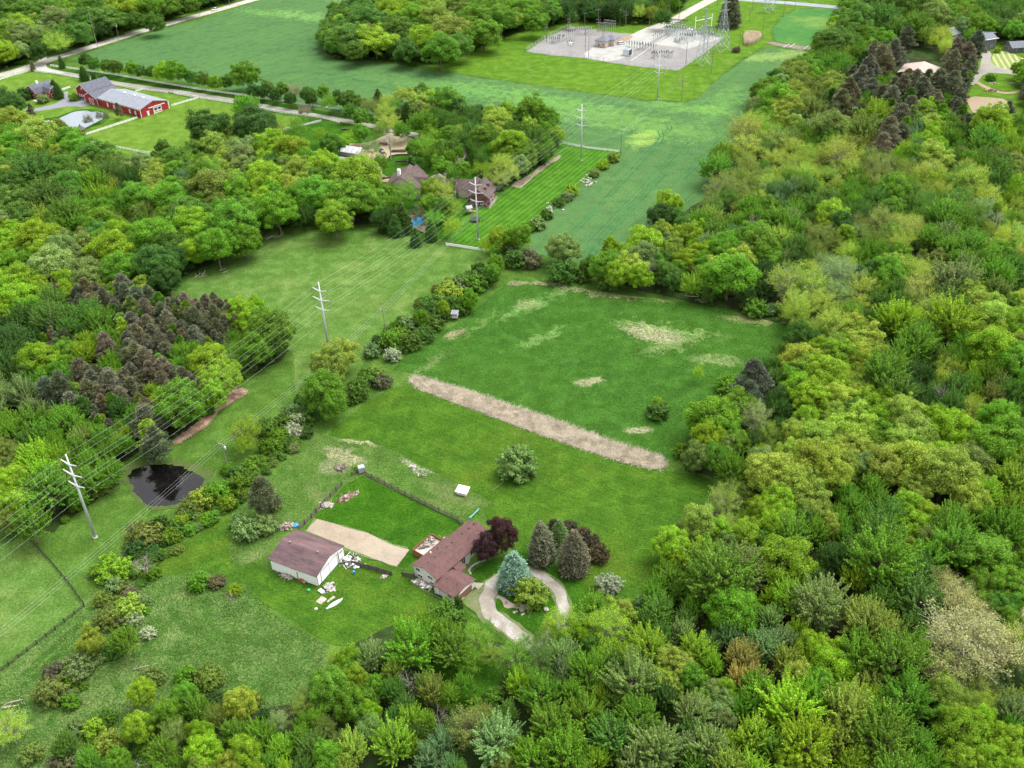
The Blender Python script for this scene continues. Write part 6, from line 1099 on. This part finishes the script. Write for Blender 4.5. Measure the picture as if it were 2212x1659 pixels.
(2,1): "300,120,140,Go 60,190,70,Lm 500,100,80,Dm 680,170,125,Ys 830,200,110,Ys 1000,130,120,Ps 1320,120,100,Go 1380,230,80,Mm 1150,230,90,Ys 1540,200,105,Ys 1750,150,140,Pm 1650,20,50,Oo 2020,120,120,Gm 2150,60,80,Mm 470,340,62,Gh 570,340,42,Ph 1250,290,80,Mm 1840,240,90,Yo 2010,300,65,Yo 2150,300,60,Yo 750,520,85,Do 960,460,100,Ys 1200,540,100,Yo 1390,420,130,Lm 1290,480,70,Mm 1500,560,120,Gm 1740,420,140,Lm 1620,350,90,Ys 1900,400,80,Ys 2020,400,90,Yo 2150,420,100,Lo 1980,620,130,Lo 2150,700,110,Go 1700,700,60,Ys 1820,560,80,Gm 1300,760,130,Gm 1380,880,110,Mm 780,680,110,Yo 1000,650,120,Lo 920,760,130,Lo 760,830,90,Lo 1130,800,75,Ys 840,920,110,Lo 1000,930,90,Yo 1180,950,90,Lo 1310,920,75,Lo 470,800,88,Np 630,900,65,Bb 300,830,70,Gh 360,960,90,Go 200,1060,130,Go 280,1150,90,Go 160,1200,95,Lo 470,1050,95,Ps 330,1390,95,Gm 1670,910,75,Bb 1560,900,80,Dm 1880,990,75,Ys 2050,1060,110,Go 1430,1020,100,Yo 1600,1050,80,Lo 1100,1100,130,Yo 880,1170,110,Yo 720,1150,90,Yo 700,1290,90,Yo 870,1330,140,Yo 1100,1250,110,Yo 1300,1150,80,Go 1500,1150,120,Yo 1740,1120,115,Lo 1850,1190,85,Ts 1880,1330,105,Oo 1500,1340,155,Yo 1700,1430,155,Yo 1300,1370,110,Yo 1230,1490,85,Gm 2070,1220,140,Go 2150,1450,140,Lm 570,1420,135,Yo 700,1500,130,Yo 640,1590,105,Lo 270,1600,90,Ys 330,1520,60,Os 850,1610,100,Yo 1120,1610,85,Gm 960,1420,110,Yo 100,760,36,Ls 0,1260,50,Gh 1990,760,80,Gm 580,700,70,Mm 640,1000,70,Dm 440,1200,70,Dm 640,620,60,Mm 560,1160,70,Os 1480,760,80,Dm 1620,620,80,Mm 1780,850,90,Mm 2120,880,80,Mm 240,960,60,Gh",
(0,2): "200,80,110,Gm 60,60,60,Oo 930,140,90,Oh 1040,80,55,Dh 1170,60,48,Lh 730,370,85,Lh 740,470,50,Ph 930,350,75,Bb 740,590,50,Oh 830,620,80,Yh 700,690,65,Oh 585,840,76,Yo 810,830,88,Gm 510,1000,72,Ph 430,1020,40,Lh 960,780,40,Wh 850,520,38,Bh 1280,455,58,Gh 1400,450,42,Bh 1490,560,40,Bb 1520,505,36,Lh 330,1160,85,Oh 460,1230,48,Gh 60,1400,105,Ys 920,1170,78,Lo 1070,1310,95,Go 1190,1190,78,Go 1280,1270,80,Gm 1560,1240,95,Yo 880,1400,88,Lo 1130,1440,80,Ps 1250,1430,55,Lo 1500,1420,80,Gm 1680,1450,100,Gm 1200,1060,60,Gh 1350,1080,75,Oh 1800,1360,68,Ps 1950,1270,68,Os 2140,1150,105,Go 2180,950,56,Ys 1970,1380,60,Gm 1600,1560,90,Lo 1330,1560,100,Lo 1060,1560,90,Gm 720,1500,85,Yh 600,1400,55,Lh 430,1510,85,Mm 580,1620,80,Gm 760,1620,70,Go 1830,1530,80,Lm 2000,1520,90,Mm 2100,1400,70,Os 1740,1640,80,Gm 2130,1600,90,Go 1500,1640,80,Yo 700,1330,50,Gh 420,1630,80,Bh 1720,80,60,Ph 1600,110,70,Ph 1560,60,50,Ph 780,480,40,Oh 640,380,45,Gh 880,250,60,Dh 350,1040,60,Bh 980,1060,60,Oh 1380,1330,70,Os 500,1400,60,Ph 200,1560,70,Oh 1110,150,50,Gh 1230,110,40,Gh 660,560,45,Oh 870,690,45,Wh 760,690,45,Bh 1450,1330,60,Os",
(1,2): "675,690,95,Mh 755,600,33,Do 450,870,145,Gm 700,880,120,Gm 860,850,95,Gs 190,930,90,Pm 50,950,80,Lo 100,1090,80,Lo 220,1140,65,Go 440,1110,80,Bb 580,1160,90,Om 70,1250,100,Go 180,1390,88,Ps 440,1340,85,Lm 640,1340,70,Bb 650,1490,85,Sm 330,1500,125,Lm 60,1550,100,Ym 700,1190,75,Gm 830,1410,120,Os 1000,1460,150,Pm 850,1240,50,Gh 990,1190,55,Gh 1150,1100,90,Lm 1130,950,115,Gs 1290,960,100,Ms 1440,720,100,Ls 1440,930,105,Pm 1640,640,90,Gm 1740,770,125,Ls 1590,770,80,Lo 1980,870,120,Lm 2050,630,100,Mm 1900,1110,155,Pm 1600,1030,120,Gm 1300,1190,130,Gm 1500,1180,90,Gm 1350,1360,140,Gm 1560,1330,120,Gm 1750,1450,150,Mm 1450,1560,150,Gm 1920,1350,130,Gm 2080,1200,90,Dm 2150,420,90,Gm 2140,200,100,Lo 2150,970,95,Yo 2050,1520,160,Pm 1250,1600,130,Gm 1050,1640,90,Os 1650,1600,90,Lm 560,1580,85,Sm 1305,190,84,Nc 1415,150,56,Sc 1510,262,86,Nc 1570,150,70,Xh 1670,265,80,Xh 1390,80,50,Xh 1480,105,60,Xh 1630,200,60,Xh 1350,760,60,Ys 1290,850,60,Ms 1190,840,40,Gs 1400,820,60,Gs 1120,375,88,Uc 1230,520,88,Yh 1735,465,60,Wh 1035,150,92,Ko 935,220,80,Ko 790,1120,70,Gm 930,770,60,Ms 330,1150,80,Mm 340,1340,60,Mm 1780,1250,80,Mm 1820,640,60,Yo",
(2,2): "110,90,110,Yo 560,90,100,Lo 700,130,110,Gm 230,400,215,Gm 660,330,145,Lo 310,640,135,Go 860,130,90,Gm 1270,160,140,Mm 1300,300,210,Gm 1500,90,110,Lo 1530,560,150,Mm 1000,320,100,Dm 1750,220,145,Gm 1970,300,145,Go 2080,100,130,Gm 1840,830,235,Ts 1780,640,130,Ts 2050,900,140,Ts 900,600,165,Pm 700,570,110,Lm 560,690,80,Pm 1200,740,150,Ym 1130,930,140,Gm 960,1010,120,Lo 1380,980,175,Gm 1450,1210,165,Gm 1700,1180,100,Yo 1050,1290,165,Ym 700,1250,175,Lm 530,850,110,Sm 380,940,100,Rm 500,1150,120,Gm 270,1240,75,Po 190,1160,50,Bh 60,1290,115,Pm 450,1450,115,Lm 180,1520,135,Pm 800,1480,165,Lm 1280,1480,175,Gm 1520,1500,110,Gm 1800,1400,145,Lo 2150,1300,125,Pm 2100,1520,110,Lo 100,890,105,Lm 300,800,90,Sm 1100,1620,100,Lm 700,1620,90,Lo 1750,1600,90,Mh 400,150,100,Lo 230,130,90,Lo 2100,480,110,Go 60,1080,90,Go 430,640,90,Go 1580,1590,90,Mh 1900,1100,100,Ys",
}
TREES = []   # x, y(world), R, h, code, W x, W y, r px
def add_tree(wx, wy, rp, code, hand=True):
    k = code[1]; zc_f = SPEC[k][4]; Rr = 5.0; h = 12.0
    for _ in range(4):
        p = gp(wx, wy, h*zc_f); s = FOC/pr(p)[2]; Rr = rp/s
        if k in 'mo': h = min(21, max(4.5+1.55*Rr, 2.0*Rr))
        elif k == 's': h = 4+1.55*Rr
        elif k == 'p': h = min(21, 3.0*Rr+2)
        elif k == 'c': h = (4.1 if code[0] in 'NS' else 3.4)*Rr
        elif k == 'b': h = 2.2*Rr+1
        else: h = 1.35*Rr
    TREES.append([p[0], p[1], Rr, h, code, wx, wy, rp, hand])
for (c_, r_), s in SEEDS.items():
    for t in s.split():
        x, y, r, code = t.split(','); W = T(c_, r_, float(x), float(y)); add_tree(W[0], W[1], float(r)/3*(1.02 if code[1] == 'c' else 1.06 if code[0] == 'K' else 1.1 if code[1] == 'p' else .95 if code[0] == 'X' else 1.28 if code[1] == 'h' else 1.08), code)
def inside(P, x, y):
    ins = False; j = len(P)-1
    for i in range(len(P)):
        if (P[i][1] > y) != (P[j][1] > y) and x < (P[j][0]-P[i][0])*(y-P[i][1])/(P[j][1]-P[i][1])+P[i][0]: ins = not ins
        j = i
    return ins
HOLES = [[(1905,75),(2010,75),(2060,130),(2050,185),(2000,175),(1930,165)], [(2045,55),(2260,60),(2260,120),(2200,140),(2230,260),(2170,262),(2080,235),(2085,190),(2120,110),(2050,105)], [(930,1445),(985,1410),(1075,1440),(1040,1490),(985,1530),(955,1500)],
         [(1510,350),(1560,345),(1560,420),(1500,440)], [(1760,585),(1850,580),(1860,600),(1770,612)], [(1480,400),(1530,380),(1540,450),(1460,480)], [(560,215),(700,240),(700,300),(560,300)], [(1040,1330),(1240,1300),(1200,1440),(1080,1400)]]
q = random.Random(5); arr = np.array([[t[0], t[1], t[2]] for t in TREES]); codes = [t[4] for t in TREES]
big = [i for i, t in enumerate(TREES) if t[4][1] not in 'hcb' and t[4][0] not in 'KU']
SX = np.array([[TREES[i][5], TREES[i][6]] for i in big])
def fill(W, tries, kf=1.0):
    global arr
    G = [gp(max(-160, min(2372, x)), max(-60, y))[:2] for x, y in W]; lo = np.min(G, 0); hi = np.max(G, 0)
    for _ in range(tries):
        x = lo[0]+(hi[0]-lo[0])*q.random(); y = lo[1]+(hi[1]-lo[1])*q.random(); wx, wy, dep = pr((x, y, 9))
        if not (-110 < wx < 2322 and -50 < wy < 1800) or not inside(W, wx, wy+2) or any(inside(H, wx, wy) for H in HOLES): continue
        gx, gy, _d = pr((x, y, 0))
        if not inside(W, gx, gy): continue
        d2 = (SX[:, 0]-wx)**2+(SX[:, 1]-wy)**2; j = int(np.argmin(d2)); src = TREES[big[j]]; Rn = src[2]*(.62+.3*q.random())
        if src[4][1] not in 'p': Rn = max(2.6, min(Rn, 6.0))
        if np.any((arr[:, 0]-x)**2+(arr[:, 1]-y)**2 < ((arr[:, 2]+Rn)*.54*kf)**2): continue
        code = src[4]
        if q.random() < .3: code = q.choice('LGMMDGOYP')+code[1]
        arr = np.vstack([arr, [x, y, Rn]]); add_tree(wx, wy, Rn*FOC/dep, code, False)
        TREES[-1][0], TREES[-1][1] = x, y
for k, W in WOODS.items():
    P_ = [gp(*[max(-160, min(2372, w[0])), max(-50, w[1])])[:2] for w in W]; A_ = np.ptp([p[0] for p in P_])*np.ptp([p[1] for p in P_]); fill(W, int(min(26000, A_/7)))
print('TREES', len(TREES))

# the largest become trees of their own; the rest of each kind is one wood
LM = [((440,1050),'the dark pond'),((206,1161),'the pole by the pond'),((712,766),'the pole in the pasture'),((1033,517),'the pole by the estate house'),((1255,347),'the pole on the striped lawn'),((1420,214),'the pole before the substation'),((665,1215),'the white pole barn'),((960,1200),'the red roofed house'),((1130,1300),'the circular drive'),
      ((1000,1058),'the white roofed shed'),((983,682),'the hunting blind'),((785,1015),'the tank on the fence corner'),((890,825),'the upper end of the straw strip'),((1430,1000),'the lower end of the straw strip'),((1410,724),'the biggest bare patch in the clover'),((290,225),'the red arena barn'),((85,195),'the red farmhouse'),((160,260),'the farm pond'),
      ((905,480),'the blue pool'),((930,400),'the estate house'),((765,305),'the greenhouse'),((1310,85),'the control building'),((1520,120),'the lattice tower'),((1625,88),'the dry reeds'),((1985,145),'the tan roofed barn'),((2090,95),'the grey porch house'),((2110,190),'the burn pile'),((465,22),'the white pickup'),((90,140),'the lane junction'),((183,1310),'the fence corner of the horse pasture'),
      ((2212,1659),'the lower right corner'),((0,1659),'the lower left corner'),((2212,800),'the middle of the right edge'),((0,600),'the middle of the left edge'),((0,0),'the top left corner'),((1106,1659),'the middle of the bottom edge'),((450,900),'the wood chip windrow'),((1660,1659),'the bottom edge right of middle'),((1830,20),'the end of the paved road'),((2212,1230),'the lower right edge'),((1700,700),'the far right corner of the clover'),((720,120),'the tip of the middle wood'),((600,500),'the far edge of the pasture')]
ORD = ' second third fourth fifth sixth seventh eighth ninth tenth eleventh twelfth thirteenth fourteenth fifteenth sixteenth seventeenth eighteenth nineteenth twentieth'.split(' ')
def vis(t): return -20 < t[5] < 2232 and -20 < t[6] < 1690
lim = {'broadleaf_tree': 300, 'pine_tree': 120, 'spruce_tree': 60, 'bare_tree': 60, 'bush': 190}
byk = {}
for i, t in enumerate(TREES): byk.setdefault(SWd[t[4][1]][1], []).append(i)
indiv = set()
for k, L_ in byk.items():
    L_ = [i for i in L_ if vis(TREES[i])]; L_.sort(key=lambda i: -TREES[i][7]*(1.0 if TREES[i][8] else .72)); indiv |= set(L_[:lim[k]])
cls = {}
for i in indiv: cls.setdefault(TREES[i][4], []).append(i)
DIST = {c: [sorted(L_, key=lambda i: (TREES[i][5]-w[0])**2+(TREES[i][6]-w[1])**2) for w, _n in LM] for c, L_ in cls.items()}
RANK = {c: [{i: n_ for n_, i in enumerate(s)} for s in D] for c, D in DIST.items()}
def tree_label(i):
    t = TREES[i]; best = None
    for li, (w, nm) in enumerate(LM):
        d = math.hypot(t[5]-w[0], t[6]-w[1]); rk = RANK[t[4]][li][i]; sc_ = d+rk*70
        if best is None or sc_ < best[0]: best = (sc_, rk, nm)
    o = ORD[best[1]] if best[1] < len(ORD) else 'number %d' % (best[1]+1)
    o = o.strip()
    return (CW[t[4][0]]+' '+SWd[t[4][1]][0]+', '+(o+' ' if o else '')+'nearest to '+best[2])
SPECIAL = {'K': ('purple leaved tree', None)}
GRP = {'broadleaf_tree': 'broadleaf trees of the woods, yards and lanes', 'pine_tree': 'brownish pines', 'spruce_tree': 'spruces', 'bare_tree': 'bare trees', 'bush': 'bushes of the hedges and meadows'}
def tint(code, rr):
    c = np.array(TINT[code[0]])*(1+.10*(rr.random()*2-1))*(1.10 if code[1] in 'mos' else 1)
    if code == 'Bp': m_ = rr.random(); c = np.array((.215,.190,.120))*(1-m_)+np.array((.155,.190,.100))*m_
    if code == 'Np': c = np.array((.12,.15,.085))
    c = c*1.0; c = c*np.array([1+.10*(rr.random()*2-1), 1, 1+.2*(rr.random()*2-1)]); return c
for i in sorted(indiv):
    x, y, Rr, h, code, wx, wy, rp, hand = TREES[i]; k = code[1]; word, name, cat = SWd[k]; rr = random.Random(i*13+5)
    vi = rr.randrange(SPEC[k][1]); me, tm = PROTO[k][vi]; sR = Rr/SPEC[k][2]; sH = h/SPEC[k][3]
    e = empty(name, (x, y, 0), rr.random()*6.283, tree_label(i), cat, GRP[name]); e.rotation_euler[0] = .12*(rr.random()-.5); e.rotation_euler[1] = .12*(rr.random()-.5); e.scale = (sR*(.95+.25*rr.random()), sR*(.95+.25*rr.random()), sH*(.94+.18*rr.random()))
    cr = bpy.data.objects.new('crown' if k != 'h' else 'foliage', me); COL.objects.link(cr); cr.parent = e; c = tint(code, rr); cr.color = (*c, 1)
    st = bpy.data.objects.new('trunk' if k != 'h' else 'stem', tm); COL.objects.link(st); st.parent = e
# one object for what is left of each kind
def forest(name, idx, kinds, label):
    coll = bpy.data.collections.new('src_'+name); off = {}; n_ = 0
    for k in kinds:
        off[k] = n_
        for vi, (me, tm) in enumerate(PROTO[k]):
            mm = me.copy(); mm.materials.clear(); mm.materials.append(M['needle_i'] if k in 'pc' else M['leaf_i'])
            o = bpy.data.objects.new('t%02d_c' % n_, mm); coll.objects.link(o); n_ += 1
    pts = []; sc_ = []; rot = []; ti = []; ix = []
    for t in idx:
        rr = random.Random(int(t[0]*97+t[1]*31)); k = t[4][1]; pts.append((t[0], t[1], 0)); s = t[2]/SPEC[k][2]; sc_.append((s, s, t[3]/SPEC[k][3])); rot.append((.12*(rr.random()-.5), .12*(rr.random()-.5), rr.random()*6.283)); ti.append((*tint(t[4], rr), 1)); ix.append(off[k]+rr.randrange(SPEC[k][1]))
    me = bpy.data.meshes.new(name); me.from_pydata(pts, [], [])
    for nm, ty, dat, key in (('tint', 'FLOAT_COLOR', ti, 'color'), ('scl', 'FLOAT_VECTOR', sc_, 'vector'), ('rot', 'FLOAT_VECTOR', rot, 'vector'), ('idx', 'INT', ix, 'value')):
        a = me.attributes.new(nm, ty, 'POINT'); a.data.foreach_set(key, np.array(dat, np.int32 if ty == 'INT' else np.float32).ravel())
    o = bpy.data.objects.new(name, me); COL.objects.link(o); o['kind'] = 'stuff'; o['label'] = label
    ng = bpy.data.node_groups.new(name, 'GeometryNodeTree'); ng.interface.new_socket('Geometry', in_out='INPUT', socket_type='NodeSocketGeometry'); ng.interface.new_socket('Geometry', in_out='OUTPUT', socket_type='NodeSocketGeometry')
    nd = ng.nodes; lk = ng.links; gi = nd.new('NodeGroupInput'); go = nd.new('NodeGroupOutput'); ip = nd.new('GeometryNodeInstanceOnPoints'); ci = nd.new('GeometryNodeCollectionInfo')
    ci.inputs['Collection'].default_value = coll; ci.inputs['Separate Children'].default_value = True; ci.inputs['Reset Children'].default_value = True
    def na(n2, ty): a = nd.new('GeometryNodeInputNamedAttribute'); a.data_type = ty; a.inputs['Name'].default_value = n2; return next(s for s in a.outputs if s.enabled and s.name == 'Attribute')
    lk.new(gi.outputs[0], ip.inputs['Points']); lk.new(ci.outputs[0], ip.inputs['Instance']); ip.inputs['Pick Instance'].default_value = True
    lk.new(na('idx', 'INT'), ip.inputs['Instance Index']); lk.new(na('rot', 'FLOAT_VECTOR'), ip.inputs['Rotation']); lk.new(na('scl', 'FLOAT_VECTOR'), ip.inputs['Scale'])
    lk.new(ip.outputs[0], go.inputs[0]); md = o.modifiers.new('scatter', 'NODES'); md.node_group = ng; return o
rest = [t for i, t in enumerate(TREES) if i not in indiv]
fb = [t for t in rest if t[4][1] in 'mos']; fp = [t for t in rest if t[4][1] in 'pc']; fh_ = [t for t in rest if t[4][1] == 'h']
# low growth under and along the trees
for k, W in list(WOODS.items())+[('hedge', [(640,905),(690,930),(600,1000),(560,1060),(430,1160),(330,1230),(300,1290),(270,1240),(330,1150),(450,1080),(560,1000)]), ('scrub', [(100,1440),(200,1400),(330,1330),(300,1200),(360,1180),(260,1430),(130,1530)]), ('hedge2', [(805,770),(800,745),(960,610),(1060,575),(1075,590),(1000,640),(900,740),(850,775)]), ('lower', [(120,1640),(320,1590),(420,1480),(520,1500),(620,1560),(620,1659),(120,1700)])]:
    G = np.array([gp(max(-160, min(2372, x)), max(-60, y))[:2] for x, y in W]); lo, hi = G.min(0), G.max(0); A_ = np.prod(hi-lo); n_ = int(min(9000, A_/(22 if k in WOODS else 6)))
    for _ in range(n_):
        x, y = lo[0]+(hi[0]-lo[0])*q.random(), lo[1]+(hi[1]-lo[1])*q.random(); gx, gy, dep = pr((x, y, 0))
        if not (-60 < gx < 2272 and -20 < gy < 1720) or not inside(W, gx, gy) or any(inside(H, gx, gy) for H in HOLES): continue
        Rn = .8+1.9*q.random()**1.5; fh_.append([x, y, Rn, Rn*(.8+.6*q.random()), q.choice('MMDGOGMP')+'h', gx, gy, 0, False])
print('stuff', len(fb), len(fp), len(fh_), 'indiv', len(indiv))
forest('forest', fb, 'mos', 'smaller and half hidden broadleaf trees filling the woods')
if fp: forest('pine_stand', fp, 'pc', 'smaller pines between the others')
forest('undergrowth', fh_, 'h', 'low green undergrowth beneath and along the trees')
